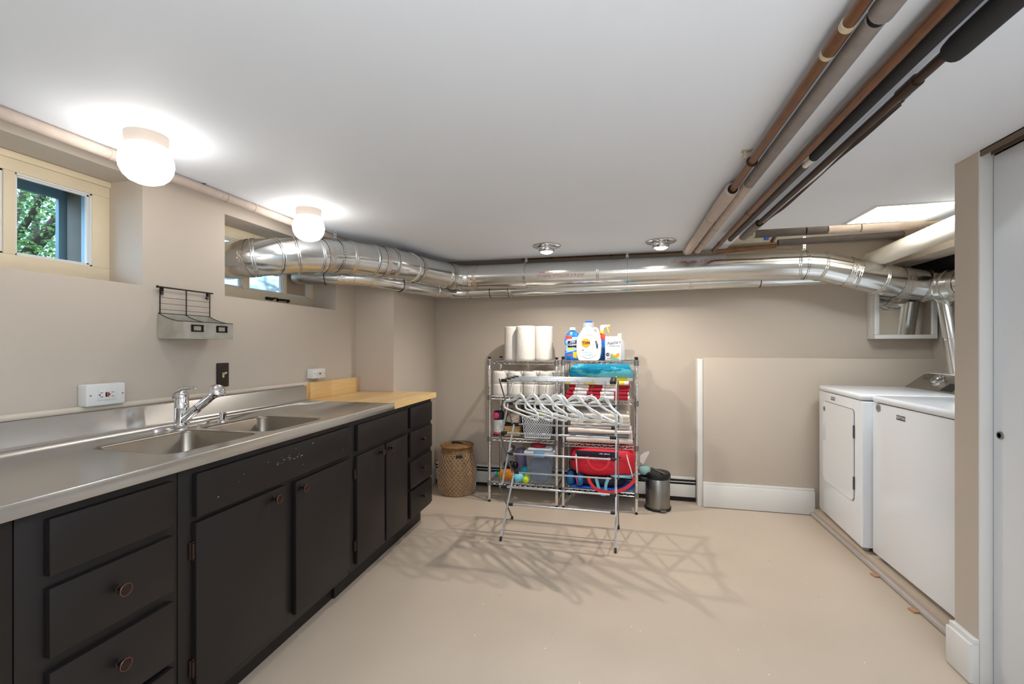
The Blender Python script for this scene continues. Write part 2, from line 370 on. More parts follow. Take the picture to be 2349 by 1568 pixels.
# joists seen in the cavity at the back right
for i, (x0, x1, y0, y1, z0) in enumerate(((.75, 2.17, 3.84, YB, 2.03), (1.93, 2.17, 3.1, 3.84, 1.98))):
    b = NB(); box(b, x0, x1, y0, y1, z0, ZU, .003); struct('trim_%d' % (i + 2), b, 'pvc')
# trims, baseboards
b = NB(); box(b, .567, .604, 3.795, YB, 0, 1.142, .002); struct('trim_4', b, 'whitewood')
b = NB(); box(b, .605, 1.37, 3.776, 3.80, 0.004, .172, .002); box(b, .605, 1.37, 3.786, 3.80, .172, .192, .002); struct('baseboard_back', b, 'whitewood')
b = NB(); box(b, 1.235, 1.265, 2.022, 2.15, .004, .147, .0015); box(b, 1.246, 1.265, 2.022, 2.15, .147, .166, .0015); struct('baseboard_right', b, 'whitewood')
b = NB(); prism(b, [(-1.612, 3.10), (-1.600, 3.10), (-1.664, 3.92), (-1.676, 3.92)], .004, .15, 'xy')
for v in b.verts: v.co.x += .012
struct('baseboard_left', b, 'whitewood')
# left wall ledge trim on top of the splashback
b = NB(); tube(b, [(-1.895, YF + .01, 1.010), (-1.895, 2.452, 1.010)], .0115, 10); box(b, WL, -1.888, YF + .01, 2.452, 1.0, 1.018, .003); struct('trim_5', b, mat('trim_taupe', '#d3c7b8', .45))
# the raised floor slab under the machines
b = NB(); box(b, 1.362, 2.175, 2.155, 3.798, 0, .05, .002); struct('floor_platform', b, 'floor')
b = NB(); box(b, 1.338, 1.362, 2.155, 3.775, .004, .024, .003); struct('trim_6', b, mat('grey_strip', '#b9b0ab', .5))
b = NB(); box(b, 1.425, 2.17, 2.16, 3.79, .0502, .056, .001); struct('floor_platform_edge', b, 'concrete')
# window reveals outside the sashes
def window(name, y0, y1, z0, z1, opens, fx=-2.08):
    """cream frame with holes; opens = list of (y0,y1,z0,z1,pane material or None)"""
    root = sempty(name, (fx, (y0 + y1) / 2, z0)); oy, oz = (y0 + y1) / 2, z0
    def loc(bm): bmesh.ops.translate(bm, vec=(-fx, -oy, -oz), verts=bm.verts); return bm
    b = NB(); ys = sorted(opens, key=lambda o: o[0])
    bot = min(o[2] for o in opens); top = max(o[3] for o in opens)
    box(b, fx - .04, fx, y0, y1, z0, bot, .002); box(b, fx - .04, fx, y0, y1, top, z1, .002)
    e = [y0] + [v for o in ys for v in (o[0], o[1])] + [y1]
    for i in range(0, len(e), 2): box(b, fx - .04, fx, e[i], e[i+1], bot, top, .002)
    p = link('frame', mesh('frame', loc(b), 'creamwood')); p.parent = root
    for a0, a1, c0, c1, pm in ys:
        b = NB()   # stepped bead round the pane
        for k in (0, 1):
            g = .006 + .006 * k; x1 = fx - .006 - .008 * k; x0 = x1 - .012
            box(b, x0, x1, a0, a0 + g, c0, c1); box(b, x0, x1, a1 - g, a1, c0, c1); box(b, x0, x1, a0, a1, c0, c0 + g); box(b, x0, x1, a0, a1, c1 - g, c1)
        q = link('glazing_bead', mesh('glazing_bead', loc(b), 'whitewood')); q.parent = root
        b = NB(); box(b, fx - .030, fx - .026, a0 + .002, a1 - .002, c0 + .002, c1 - .002)
        q = link('pane', mesh('pane', loc(b), pm)); q.parent = root
    return root, loc
w1, l1 = window('window_1', .40, 1.463, 1.487, 1.92, [(.72, 1.125, 1.56, 1.852, 'glass'), (1.158, 1.40, 1.56, 1.852, 'glass')])
b = NB(); box(b, -2.079, -2.070, .40, 1.462, 1.895, 1.919, .002); q = link('head_batten', mesh('head_batten', l1(b), 'creamwood')); q.parent = w1
w2, l2 = window('window_2', 1.86, 2.757, 1.487, 1.89, [(1.90, 2.155, 1.565, 1.83, 'dirtyglass'), (2.20, 2.475, 1.565, 1.83, 'dirtyglass'), (2.50, 2.715, 1.565, 1.83, 'board')])
for yy, nm in ((2.345, 'latch'), (2.46, 'sash_pull')):
    b = NB()
    if nm == 'latch': box(b, -2.08, -2.068, yy - .03, yy + .03, 1.518, 1.536, .005); cyl(b, (-2.07, yy + .01, 1.527), (-2.055, yy + .03, 1.533), .005)
    else: tube(b, smoothpath([(-2.078, yy - .045, 1.527), (-2.055, yy - .03, 1.527), (-2.052, yy, 1.527), (-2.055, yy + .03, 1.527), (-2.078, yy + .045, 1.527)]), .006, 8); ball(b, (-2.076, yy - .045, 1.527), .004, .012, .012); ball(b, (-2.076, yy + .045, 1.527), .004, .012, .012)
    q = link(nm, mesh(nm, l2(b), 'iron')); q.parent = w2; q['label'] = 'black ' + nm.replace('_', ' ')
# storm window frame outside window 1, with the deeper reveal
b = NB(); box(b, -2.335, -2.315, .40, .50, 1.487, 1.93); box(b, -2.335, -2.315, 1.430, 1.462, 1.487, 1.93, .002); box(b, -2.335, -2.315, .5, 1.43, 1.862, 1.93, .002); box(b, -2.335, -2.315, .5, 1.43, 1.487, 1.555, .002)
struct('trim_7', b, 'blueframe')
b = NB(); box(b, -2.30, -2.215, 1.450, 1.462, 1.50, 1.918, .001); struct('trim_8', b, 'brownrev')
b = NB(); box(b, -2.212, -2.125, 1.445, 1.462, 1.50, 1.918, .001); struct('trim_9', b, 'bluerev')  # blue of the daylight on this strip is put into its colour
# sliding closet door, right
d = sempty('door_1', (1.30, .9, 0))
b = NB(); box(b, .004, .036, -3.0, 1.118, .012, 1.925, .003); q = link('door_panel', mesh('door_panel', b, 'enamel')); q.parent = d
q.data.materials[0] = mat('door_white', '#e9edf3', .45, bump=.06, bs=20)
b = NB(); tube(b, [(.004, 1.085, .922), (-.001, 1.085, .922)], [.014, .013], 20); tube(b, [(-.001, 1.085, .922), (.0, 1.085, .922)], [.009, .009], 16)
q = link('finger_pull', mesh('finger_pull', b, 'greymetal')); q.parent = d
b = NB(); box(b, -.035, -.028, -3.0, 1.12, 1.928, 1.949); box(b, -.002, .003, -3.0, 1.12, 1.930, 1.949); box(b, .036, .044, -3.0, 1.12, 1.928, 1.949); box(b, -.035, .05, -3, 1.12, 1.9460, 1.9495)
q = link('track', mesh('track', b, 'brownedge')); q.parent = d
# ---------------------------------------------------------------- outside
b = NB(); box(b, -9, -2.345, -4, 8, 1.30, 1.40); struct('ground', b, 'soil')
b = NB()
for i in range(10): box(b, -6.6, -6.5 + .01, -4, 8, 1.4 + i * .18, 1.4 + i * .18 + .16, .004)
solo('siding_wall', b, 'siding', 'pale grey clapboard wall beyond the garden, glimpsed through leaves', 'wall')
def shrub(name, label, c, rad, nl, seed):
    random.seed(seed); t = thing(name, label, 'shrub', (c[0], c[1], 1.40), 0, None); b = NB()
    for i in range(nl):
        while 1:
            p = Vector((random.uniform(-1, 1), random.uniform(-1, 1), random.uniform(-1, 1)))
            if .25 < p.length < 1: break
        p = Vector((p.x * rad[0], p.y * rad[1], c[2] - 1.40 + p.z * rad[2]))
        if p.z < .02: p.z = .02 + random.random() * .1
        a = Vector((random.gauss(0, 1), random.gauss(0, 1), random.gauss(0, .6))).normalized(); u = a.orthogonal().normalized(); s = random.uniform(.014, .032)
        q = [p, p + a*s*.5 + u*s*.28, p + a*s, p + a*s*.5 - u*s*.28]
        b.faces.new([b.verts.new(v) for v in q])
    part('foliage', b, 'leaf', t, kind='stuff', smooth=0); b = NB()
    for i in range(9):
        e = Vector((random.uniform(-.8, .8) * rad[0], random.uniform(-.8, .8) * rad[1], c[2] - 1.40 + random.uniform(-.2, .8) * rad[2]))
        s = Vector((random.uniform(-.1, .1), random.uniform(-.1, .1), 0)); mid = s.lerp(e, .5) + Vector((random.uniform(-.1, .1), random.uniform(-.1, .1), .12))
        tube(b, smoothpath([s, mid, e], 4), [.022 * (1 - .08 * k) for k in range(9)], 6)
    part('branches', b, 'bark', t)
shrub('garden_shrub', 'leafy green bush seen through the first window, nearest the glass', (-3.3, 1.75, 2.0), (.7, .9, .75), 22000, 3)
shrub('garden_shrub', 'taller green bush behind the nearer one outside the first window', (-5.0, 2.4, 2.5), (.9, 1.5, 1.2), 22000, 5)
shrub('garden_shrub', 'low green bush outside the second window, beside the duct', (-3.3, 3.9, 1.75), (.5, .5, .4), 3000, 9)

# ================================================================ LAMPS
def globe_lamp(loc, label):
    t = thing('globe_lamp', label, 'lamp', loc, 0, 'opal globe ceiling lamps')
    b = NB(); lathe(b, [(0, 0), (.062, 0), (.062, -.012), (.0595, -.038), (.05, -.04), (0, -.04)], 36); part('collar', b, 'globebase', t)
    b = NB(); pr = [(.046, -.036)] + [(.077 * math.sin(a), -.092 - .071 * math.cos(a) * -1) for a in [R(x) for x in range(40, 181, 10)]]
    pr = [(.046, -.036), (.060, -.045), (.070, -.060), (.0765, -.078), (.078, -.095), (.0745, -.117), (.065, -.137), (.05, -.152), (.03, -.161), (.012, -.165), (0, -.1655)]
    lathe(b, pr, 36); part('glass_globe', b, 'globe', t); return t
globe_lamp((-1.565, 1.215, ZC), 'lit opal globe ceiling lamp nearest the camera, above the large sink basin')
globe_lamp((-1.59, 2.07, ZC), 'smaller looking lit opal globe lamp above the silver duct by the second window')
def eyeball(loc, label):
    t = thing('eyeball_downlight', label, 'lamp', loc, 0, 'chrome eyeball downlights')
    b = NB(); lathe(b, [(.052, -.001), (.097, -.001), (.100, -.005), (.096, -.009), (.060, -.013), (.052, -.009), (.052, -.001)], 40); part('trim_ring', b, 'chrome', t)
    b = NB(); lathe(b, [(.055, -.006), (.057, -.02), (.055, -.036), (.048, -.047), (.044, -.045), (.040, -.03)], 36); part('eyeball', b, 'chrome', t)
    b = NB(); lathe(b, [(.043, -.043), (.035, -.052), (.02, -.057), (0, -.058)], 28); part('bulb_face', b, 'spot', t)
    ld = bpy.data.lights.new('downlight_beam', 'SPOT'); ld.energy = SPOTW; ld.color = (1, .93, .85); ld.spot_size = R(150); ld.spot_blend = .8; ld.shadow_soft_size = .014
    lo = link('downlight_beam', ld); lo.parent = t; lo.location = (0, 0, -.075)
eyeball((-.521, 3.20, ZC), 'chrome eyeball downlight in the ceiling, left one above the paper towels')
eyeball((.252, 3.245, ZC), 'chrome eyeball downlight in the ceiling, right one beside the grey pipes')
t = thing('panel_light', 'bright white square ceiling panel light above the machines', 'lamp', ((PX0+PX1)/2, (PY0+PY1)/2, ZC))
hx, hy = (PX1-PX0)/2, (PY1-PY0)/2
b = NB()
for a in ((-hx, hx, -hy - .02, -hy), (-hx, hx, hy, hy + .02), (-hx - .02, -hx, -hy - .02, hy + .02), (hx, hx + .02, -hy - .02, hy + .02)): box(b, *a, -.004, -.0005)
part('surround', b, 'whitewood', t)
b = NB(); box(b, -hx, hx, -hy, hy, .002, .012); part('diffuser', b, 'panel', t)
for i, (x, y) in enumerate(((.25, .0), (.25, -1.4))):   # unseen fill panels added behind the viewpoint to brighten the room
    t = thing('panel_light', 'added white rectangular ceiling fill panel behind the viewpoint, %s' % ('nearest the room', 'furthest back in the room', 'by the left wall')[i], 'lamp', (x, y, ZC - .012), 0, 'added fill panels behind the viewpoint')
    b = NB(); box(b, -.30, .30, -.60, .60, 0, .0115, .002); part('surround', b, 'whitewood', t)
    b = NB(); box(b, -.285, .285, -.585, .585, -.002, .001); part('diffuser', b, 'fill', t)

t = thing('added_floor_uplight', 'added uplight on a black stand, unseen behind the viewpoint, brightening the ceiling', 'lamp', (.25, -.45, 0))  # unseen uplight added behind the viewpoint to lift the ceiling brightness
b = NB(); lathe(b, [(0, 0), (.13, 0), (.13, .012), (.02, .03), (0, .03)], 32); part('base', b, 'blackpl', t)
b = NB(); cyl(b, (0, 0, .03), (0, 0, .84), .012, 14); part('pole', b, 'blackpl', t)
b = NB(); lathe(b, [(0, .83), (.03, .835), (.14, .86), (.215, .90), (.212, .90), (.138, .866), (.03, .84), (0, .838)], 40); part('bowl', b, 'blackpl', t)
ld = bpy.data.lights.new('uplight', 'AREA'); ld.shape = 'DISK'; ld.size = .40; ld.energy = UPLIGHT; ld.color = (.93, .97, 1)
lo = link('uplight', ld); lo.parent = t; lo.location = (0, 0, .898); lo.rotation_euler = (PI, 0, 0)
# ================================================================ CABINETS
AX = -1.24; SK = .028; RZ = R(90) + math.atan(SK)
def cloc(s, z=0): return (AX - SK * s, s, z)
def knob_mesh():
    b = NB(); b2 = NB()
    tube(b, [(0, 0, 0), (0, -.004, 0), (0, -.006, 0), (0, -.018, 0), (0, -.021, 0), (0, -.027, 0), (0, -.030, 0)], [.009, .009, .0055, .006, .014, .0155, .010], 24)
    torus(b2, (0, -.0277, 0), (0, 1, 0), .0150, .0011, 28, 6)
    return mesh('knob', b, 'bronze'), mesh('knob_rim', b2, 'bronzerim')
KM, KR = knob_mesh()
def hinge_mesh():
    b = NB(); cyl(b, (0, -.003, -.022), (0, -.003, .022), .0045, 8); box(b, -.010, .001, -.001, .0005, -.026, .026, .0003)
    for z in (-.026, .026): ball(b, (0, -.003, z), .003, u=8, v=6)
    return mesh('hinge', b, 'bronzeh')
HM = hinge_mesh()
def front(root, nm, s0, s1, z0, z1, knob=None, hinge=None, label=None):
    """a slab drawer front or door, 20 mm proud, with its finger-bevelled lower edge"""
    b = NB(); box(b, s0, s1, -.019, 0, z0, z1, .0025, 2)
    o = part(nm, b, 'black', root, label)
    if knob:
        k = link('knob', KM); k.parent = o; k.location = (knob[0], -.019, knob[1]); q = link('knob_rim', KR); q.parent = o; q.location = k.location; q['label'] = 'worn copper rim'; k['label'] = 'dark bronze knob'
    if hinge:
        for z in hinge[1]:
            h = link('hinge', HM); h.parent = o; h.location = (hinge[0], -.006, z)
            if hinge[0] > (s0 + s1) / 2: h.rotation_euler = (0, PI, 0)
    return o
def cabinet(s0, s1, label, face, hk=.128, kick=.090):
    t = thing('base_cabinet', label, 'cabinet', cloc(s0), RZ, 'black base cabinets under the worktop'); w = s1 - s0
    depth = .50
    b = NB()
    g = .0008
    for a in ((g, .018, .018, depth), (w - .018, w - g, .018, depth), (.018, w - .018, depth - .01, depth)): box(b, *a, hk, .868)   # hollow carcass
    box(b, .018, w - .018, .018, depth - .01, hk, hk + .018)
    part('carcass', b, 'black', t)
    b = NB(); box(b, g, w - g, 0, .018, hk, .872, .001); part('face_frame', b, 'black', t)
    b = NB(); box(b, g, w - g, kick, kick + .018, .001, hk, .001); box(b, g, w - g, kick + .018, depth - .01, .001, .01); part('toe_kick', b, 'blackk', t)
    face(t); return t
rows = [(.722, .851), (.538, .695), (.335, .506), (.150, .318)]
def fA(t):
    for i, (z0, z1) in enumerate(rows):
        front(t, 'drawer' if i else 'false_front', .052, .352, z0, z1, (.196, (.623, .434, .246)[i-1]) if i else None)
def f0(t): 
    for i, (z0, z1) in enumerate(rows): front(t, 'drawer', .05, .62, z0, z1, (.33, (z0+z1)/2))
cabinet(.0, .697, 'black base cabinet cut by the left edge of the picture', f0)
cabinet(.698, 1.075, 'black cabinet with four stacked drawer fronts at the near left', fA)
def fB(t):
    o = 1.076
    q = front(t, 'false_front', 1.123 - o, 1.959 - o, .718, .851)
    random.seed(4); b = NB()
    for k in range(26):
        x = random.gauss(1.52, .05) - o if k < 18 else random.uniform(1.15, 1.9) - o; z = random.gauss(.800, .008) if k < 18 else random.uniform(.73, .84); s = random.uniform(.0008, .003)
        prism(b, [(x, z), (x + s*3, z + s*.9), (x + s*2.2, z + s*1.5)], -.0196, -.0189)
    part('paint_scuff', b, 'whitespot', q, 'pale paint scuffs', kind='stuff')
    front(t, 'door', 1.121 - o, 1.512 - o, .165, .703, (1.445 - o, .672), (1.119 - o, (.619, .263)))
    front(t, 'door', 1.573 - o, 1.957 - o, .165, .697, (1.600 - o, .667), (1.961 - o, (.605, .250)))
cabinet(1.076, 1.978, 'wide black sink cabinet with two doors under the twin basins', fB)
def fC(t):
    o = 1.979
    front(t, 'false_front', 2.033 - o, 2.605 - o, .716, .847)
    front(t, 'door', 2.027 - o, 2.309 - o, .155, .694, (2.250 - o, .664), (2.024 - o, (.605, .250)))
    front(t, 'door', 2.332 - o, 2.602 - o, .148, .694, (2.362 - o, .664), (2.606 - o, (.599, .236)))
cabinet(1.979, 2.630, 'black cabinet with a pair of narrow doors, right of the sink cabinet', fC, kick=.078)
def fD(t):
    o = 2.631
    for i, (z0, z1) in enumerate(rows): front(t, 'drawer' if i else 'false_front', 2.653 - o, 3.005 - o, z0, z1, (2.822 - o, (.623, .434, .246)[i-1]) if i else None)
cabinet(2.631, 3.03, 'black drawer cabinet at the far end, under the wooden top', fD, kick=.078)

# ---------------------------------------------------------------- worktops
def fx(y): return -1.213 - SK * y
def rrect(x0, x1, y0, y1, r, n=5):
    out = []
    for cx, cy, a0 in ((x1-r, y1-r, 0), (x0+r, y1-r, 90), (x0+r, y0+r, 180), (x1-r, y0+r, 270)):
        for k in range(n+1): a = R(a0 + 90*k/n); out.append((cx + r*math.cos(a), cy + r*math.sin(a)))
    return out
t = thing('sink_worktop', 'long stainless steel worktop with splashback and two sunken basins', 'worktop', (-1.56, 0, .875))
ox, oz = -1.56, .875
BAS = [(-1.665, -1.325, 1.105, 1.455), (-1.660, -1.322, 1.487, 1.828)]
b = NB()
outer = [(-1.905 + .045, -.6), (fx(-.6) - .008, -.6), (fx(2.41) - .008, 2.41), (-1.905 + .045, 2.41)]
holes = [rrect(*q, .045) for q in BAS]
loops = [[Vector((x - ox, y, .035)) for x, y in lp] for lp in [outer] + [h[::-1] for h in holes]]
allv = [v for lp in loops for v in lp]; bv = [b.verts.new(v) for v in allv]
for tri in tessellate_polygon(loops): b.faces.new([bv[i] for i in tri])
# rolled front edge, fascia and end
for (xa, za), (xb, zb) in zip([(-.008, .035), (-.006, .0385), (-.001, .0385), (.0015, .034), (.0015, .001), (-.02, .001)], [(-.006, .0385), (-.001, .0385), (.0015, .034), (.0015, .001), (-.02, .001), (-.02, .0)]):
    b.faces.new([b.verts.new((fx(y) + dx - ox, y, z)) for y, dx, z in ((-.6, xa, za), (2.41, xa, za), (2.41, xb, zb), (-.6, xb, zb))])
b.faces.new([b.verts.new(v) for v in ((-1.86 - ox, 2.41, .035), (fx(2.41) - ox, 2.41, .035), (fx(2.41) - ox, 2.41, .0), (-1.86 - ox, 2.41, .0))])
# coved splashback
pr = [(-1.848, .035), (-1.857, .038), (-1.8625, .047), (-1.865, .12), (-1.868, .1245), (-1.900, .1250), (-1.900, .0)]
for (xa, za), (xb, zb) in zip(pr, pr[1:]):
    b.faces.new([b.verts.new((x - ox, y, z)) for x, y, z in ((xa, -.6, za), (xa, 2.41, za), (xb, 2.41, zb), (xb, -.6, zb))])
b.faces.new([b.verts.new((x - ox, 2.41, z)) for x, z in pr[1:]])
bmesh.ops.remove_doubles(b, verts=b.verts, dist=.0002)
o = part('steel_top', b, 'steel', t, smooth=40)
for i, q in enumerate(BAS):
    b = NB(); cx, cy = (q[0]+q[1])/2, (q[2]+q[3])/2; prev = None
    for dz, off, rr in ((.0352, -.004, .049), (.0345, .003, .043), (.027, .008, .040), (-.12, .014, .045), (-.142, .022, .05), (-.15, .05, .05), (-.153, .12, .04)):
        lp = rrect(q[0] + off, q[1] - off, q[2] + off, q[3] - off, rr)
        vs = [b.verts.new((x - ox, y, dz)) for x, y in lp]
        if prev:
            for k in range(len(vs)): b.faces.new((prev[k], prev[(k+1) % len(vs)], vs[(k+1) % len(vs)], vs[k]))
        prev = vs
    b.faces.new(prev); bs_ = part('basin', b, 'steelin', t, ('larger looking basin on the near side', 'far basin')[i], smooth=60)
    b = NB(); lathe(b, [(.045, -.1515), (.040, -.1495), (.03, -.153), (0, -.155)], 28, (cx - ox, cy, 0)); part('drain', b, 'chrome', bs_)
# wooden top
def xb(y): return -1.905
t = thing('wooden_worktop', 'maple strip worktop at the far end of the counter', 'worktop', (-1.56, 2.41, .875))
b = NB(); prism(b, [(-1.885 - ox, .002), (fx(2.41) - ox + .001, .002), (fx(3.06) - ox + .001, .652), (-1.606 - ox, .652), (-1.604 - ox, .587), (-1.885 - ox, .587)], 0.001, .0355, 'xy'); part('top', b, 'wood', t)
b = NB(); box(b, -1.9045 - ox, -1.872 - ox, .046, .588, .036, .141, .0015); box(b, -1.9045 - ox, -1.885 - ox, .002, .046, .036, .141, .0015); part('upstand', b, 'wood', t, 'maple upstand against the wall')

# ---------------------------------------------------------------- tap, cap
t = thing('kitchen_tap', 'chrome pull-out mixer tap standing behind the near basin', 'tap', (-1.752, 1.502, .910))
b = NB()
prof = [(math.cos(a) * .126 * (1 if abs(math.cos(a)) < .99 else 1), math.sin(a)) for a in [2*PI*i/40 for i in range(40)]]
def plate(z, s): return [b.verts.new(((.030*s) * math.copysign(abs(y) ** .8, y), .126 * s * math.copysign(abs(x / .126) ** .7, x), z)) for x, y in prof]
l0 = plate(.0, 1); l1_ = plate(.004, 1); l2_ = plate(.008, .96); l3 = plate(.010, .8)
for A_, B_ in ((l0, l1_), (l1_, l2_), (l2_, l3)):
    for k in range(40): b.faces.new((A_[k], A_[(k+1) % 40], B_[(k+1) % 40], B_[k]))
b.faces.new(l3); part('base_plate', b, 'chrome', t)
b = NB(); lathe(b, [(.028, .009), (.028, .016), (.0255, .018), (.0255, .075), (.0262, .076), (.0262, .079), (.0255, .080), (.0245, .118), (0, .118)], 36); part('body', b, 'chrome', t)
b = NB()  # domed lever with a beak
sec = [(-.022, .118, .024, .004), (-.019, .132, .0245, .012), (-.006, .146, .022, .017), (.014, .154, .016, .013), (.034, .158, .0105, .007), (.055, .160, .0095, .0045), (.072, .159, .0085, .003), (.078, .158, .004, .002)]
prev = None
for x, z, wy, hz in sec:
    ring = [b.verts.new((x, wy * math.cos(2*PI*k/18), z + hz * math.sin(2*PI*k/18))) for k in range(18)]
    if prev:
        for k in range(18): b.faces.new((prev[k], prev[(k+1) % 18], ring[(k+1) % 18], ring[k]))
    else: b.faces.new(ring[::-1])
    prev = ring
b.faces.new(prev)
lathe(b, [(.0252, .119), (.0255, .126), (.022, .136), (.013, .145), (0, .150)], 30)
lv = part('lever', b, 'chrome', t, smooth=60)
b = NB(); ball(b, (.0262, -.004, .127), .0012, .004, .004, 10, 6); part('hot_cold_dot', b, 'redbtn', lv, 'red and blue temperature dot')
b = NB(); A0 = Vector((.012, 0, .03)); D = Vector((.815, 0, .58)).normalized()
tube(b, [A0, A0 + D*.085, A0 + D*.088], [.0185, .0175, .0155], 28); part('spout', b, 'chrome', t)
b = NB(); tube(b, [A0 + D*.088, A0 + D*.092], .0148, 24); part('seal', b, 'blackpl', t)
b = NB(); tube(b, [A0 + D*.092, A0 + D*.094, A0 + D*.17, A0 + D*.185], [.0155, .0168, .0165, .0185], 28)
hc_ = A0 + D*.200
tmp = NB(); lathe(tmp, [(0, .030), (.014, .0275), (.024, .020), (.0295, .008), (.0305, -.004), (.029, -.018), (.026, -.021), (.022, -.019), (0, -.019)], 30)
merge(b, tmp, Matrix.Translation(hc_) @ Matrix.Rotation(R(-14), 4, 'Y')); part('spray_head', b, 'chrome', t, smooth=50)
b = NB(); lathe(b, [(.026, 0), (.026, .003), (.018, .006), (.0135, .008), (.0128, .034), (.0140, .036), (.0128, .0375), (.0105, .036), (.0105, .012), (0, .012)], 26)
solo('sprayer_hole_cap', b, 'chrome', 'small open chrome cap standing right of the tap', 'cap', (-1.705, 1.655, .910))

# ---------------------------------------------------------------- outlets and switch on the left wall
def outlet(y, z, w, h, dp, label, k=1):
    t = thing('wall_outlet', label, 'outlet', (WL, y, z), R(90), 'white surface outlets above the worktop')   # local -y = out of wall
    b = NB(); box(b, -w/2, w/2, -dp, -.001, 0, h, .006, 3); part('housing', b, 'plastic', t)
    b = NB(); a = w * .235; c = h * .24; box(b, -a, a, -dp - .003, -dp - .0003, h/2 - c, h/2 + c, .001); f = part('receptacle', b, 'plastic', t)
    b = NB()
    for sx in (-1, 1):
        for zz in (-.18, .14): box(b, sx * a * .60 - .006*k, sx * a * .60 + .003*k, -dp - .0035, -dp - .0028, h/2 + h*zz*.6, h/2 + h*zz*.6 + .0018)
        x = -a * .86 if sx < 0 else a * .22
        cyl(b, (x, -dp - .0028, h/2), (x, -dp - .0035, h/2), .0028 * k, 12)
    part('slots', b, 'blackpl', f)
    b = NB(); box(b, -a*.24, -a*.06, -dp - .0045, -dp - .003, h/2 - c*.45, h/2 + c*.45, .0005); part('test_button', b, 'blackpl', f, 'black test button')
    b = NB(); box(b, a*.0, a*.16, -dp - .0045, -dp - .003, h/2 - c*.45, h/2 + c*.45, .0005); part('reset_button', b, 'redbtn', f, 'red reset button')
    b = NB()
    for sx in (-1, 1): cyl(b, (sx*w*.41, -dp, h/2), (sx*w*.41, -dp - .001, h/2), .003, 12)
    part('screws', b, 'greymetal', t)
outlet(1.297, 1.020, .132, .080, .048, 'white surface-mounted double outlet with black and red buttons, left of the tap')
outlet(2.520, 1.037, .118, .062, .050, 'smaller white outlet box on the wall above the wooden upstand', .8)
t = thing('light_switch', 'dark brown toggle switch plate behind the tap head', 'switch', (WL, 1.845, 1.040), R(90))
b = NB(); box(b, -.035, .035, -.006, -.0005, 0, .117, .003); part('plate', b, 'switchp', t)
b = NB(); box(b, -.005, .005, -.008, -.004, .046, .07); tmp = NB(); box(tmp, -.004, .004, -.022, 0, -.004, .004, .001); merge(b, tmp, Matrix.Translation((0, -.006, .060)) @ Matrix.Rotation(R(-28), 4, 'X')); part('toggle', b, 'ivory', t, 'ivory toggle')
b = NB()
for z in (.020, .097): cyl(b, (0, -.006, z), (0, -.0072, z), .003, 10)
part('screws', b, 'bronze', t)

# ---------------------------------------------------------------- hanging zinc bins
t = thing('wall_bin_rack', 'zinc double bin hanging from a black wire frame on the wall', 'wall organizer', (WL, 1.645, 1.270), R(90))
w = .245; dpt = .140; hb = .108; hf = .072
def sideprof(x0, x1):
    n = 8; pts = [(-dpt, 0), (-.006, 0), (-.006, hb)]
    for i in range(1, n + 1):
        k = i / n; pts.append((-.006 - k * (dpt - .006), hb + (hf - hb) * (1 - (1 - k) ** 1.9)))
    b = NB(); prism(b, pts, x0, x1, 'yz'); return b
bodyb = NB(); box(bodyb, -w/2, w/2, -dpt, -.006, 0, .0015); box(bodyb, -w/2, w/2, -.0075, -.006, 0, hb); part('bin_shell', bodyb, 'galv', t)
for x in (-w/2, 0, w/2): part('side_panel', sideprof(x - .0008, x + .0008), 'galv', t)
b = NB(); box(b, -w/2, w/2, -dpt - .0012, -dpt, 0, hf); part('front_panel', b, 'galv', t)
b = NB(); cyl(b, (-w/2, -dpt, hf), (w/2, -dpt, hf), .0018, 8)
for x in (-w/2, 0, w/2):
    tube(b, [(x, -.006 - k/8 * (dpt - .006), hb + (hf - hb) * (1 - (1 - k/8) ** 1.9)) for k in range(9)], .0016, 6)
cyl(b, (-w/2, -.007, hb), (w/2, -.007, hb), .0016, 6); part('rolled_rim', b, 'iron', t)
for x in (-w/2, w/2): b = NB(); cyl(b, (x, -dpt - .0005, 0), (x, -dpt - .0005, hf), .0016, 6); part('corner_seam', b, 'galv', t)
for sx in (-1, 1):
    b = NB(); cx = sx * w/4; z = .045
    for a in ((-.026, .026, .009, .015), (-.026, .026, -.015, -.009), (-.029, -.018, -.015, .015), (.018, .029, -.015, .015)): box(b, cx + a[0], cx + a[1], -dpt - .0035, -dpt - .001, z + a[2], z + a[3], .0008)
    for s in (-1, 1): ball(b, (cx + s*.027, -dpt - .003, z + .011), .0035, .0015, .0035, 10, 6); ball(b, (cx + s*.027, -dpt - .003, z - .011), .0035, .0015, .0035, 10, 6)
    part('label_holder', b, 'iron', t, 'black card holder')
b = NB()
cyl(b, (-w/2 - .008, -.014, .218), (w/2 + .012, -.014, .218), .0032, 8); ball(b, (-w/2 - .009, -.014, .218), .0055, u=10, v=6)
for x in (-w/2 + .003, 0, w/2 - .003): cyl(b, (x, -.012, .106), (x, -.012, .217), .0022, 8)
for z in (.125, .150, .175): cyl(b, (-w/2, -.010, z), (w/2, -.010, z), .0009, 6)
for x in (-w/2 + .013, w/2 - .014):
    tube(b, [(x + .005 * math.cos(a), -.010, .194 + .009 * math.sin(a)) for a in [2*PI*i/12 for i in range(12)]], .0016, 6, closed=True); box(b, x - .006, x + .006, -.012, -.009, .201, .217)
cyl(b, (-w/2 + .013, -.009, .194), (-w/2 + .013, -.0005, .194), .003, 8); cyl(b, (w/2 - .014, -.009, .194), (w/2 - .014, -.0005, .194), .003, 8)
part('wire_frame', b, 'iron', t)

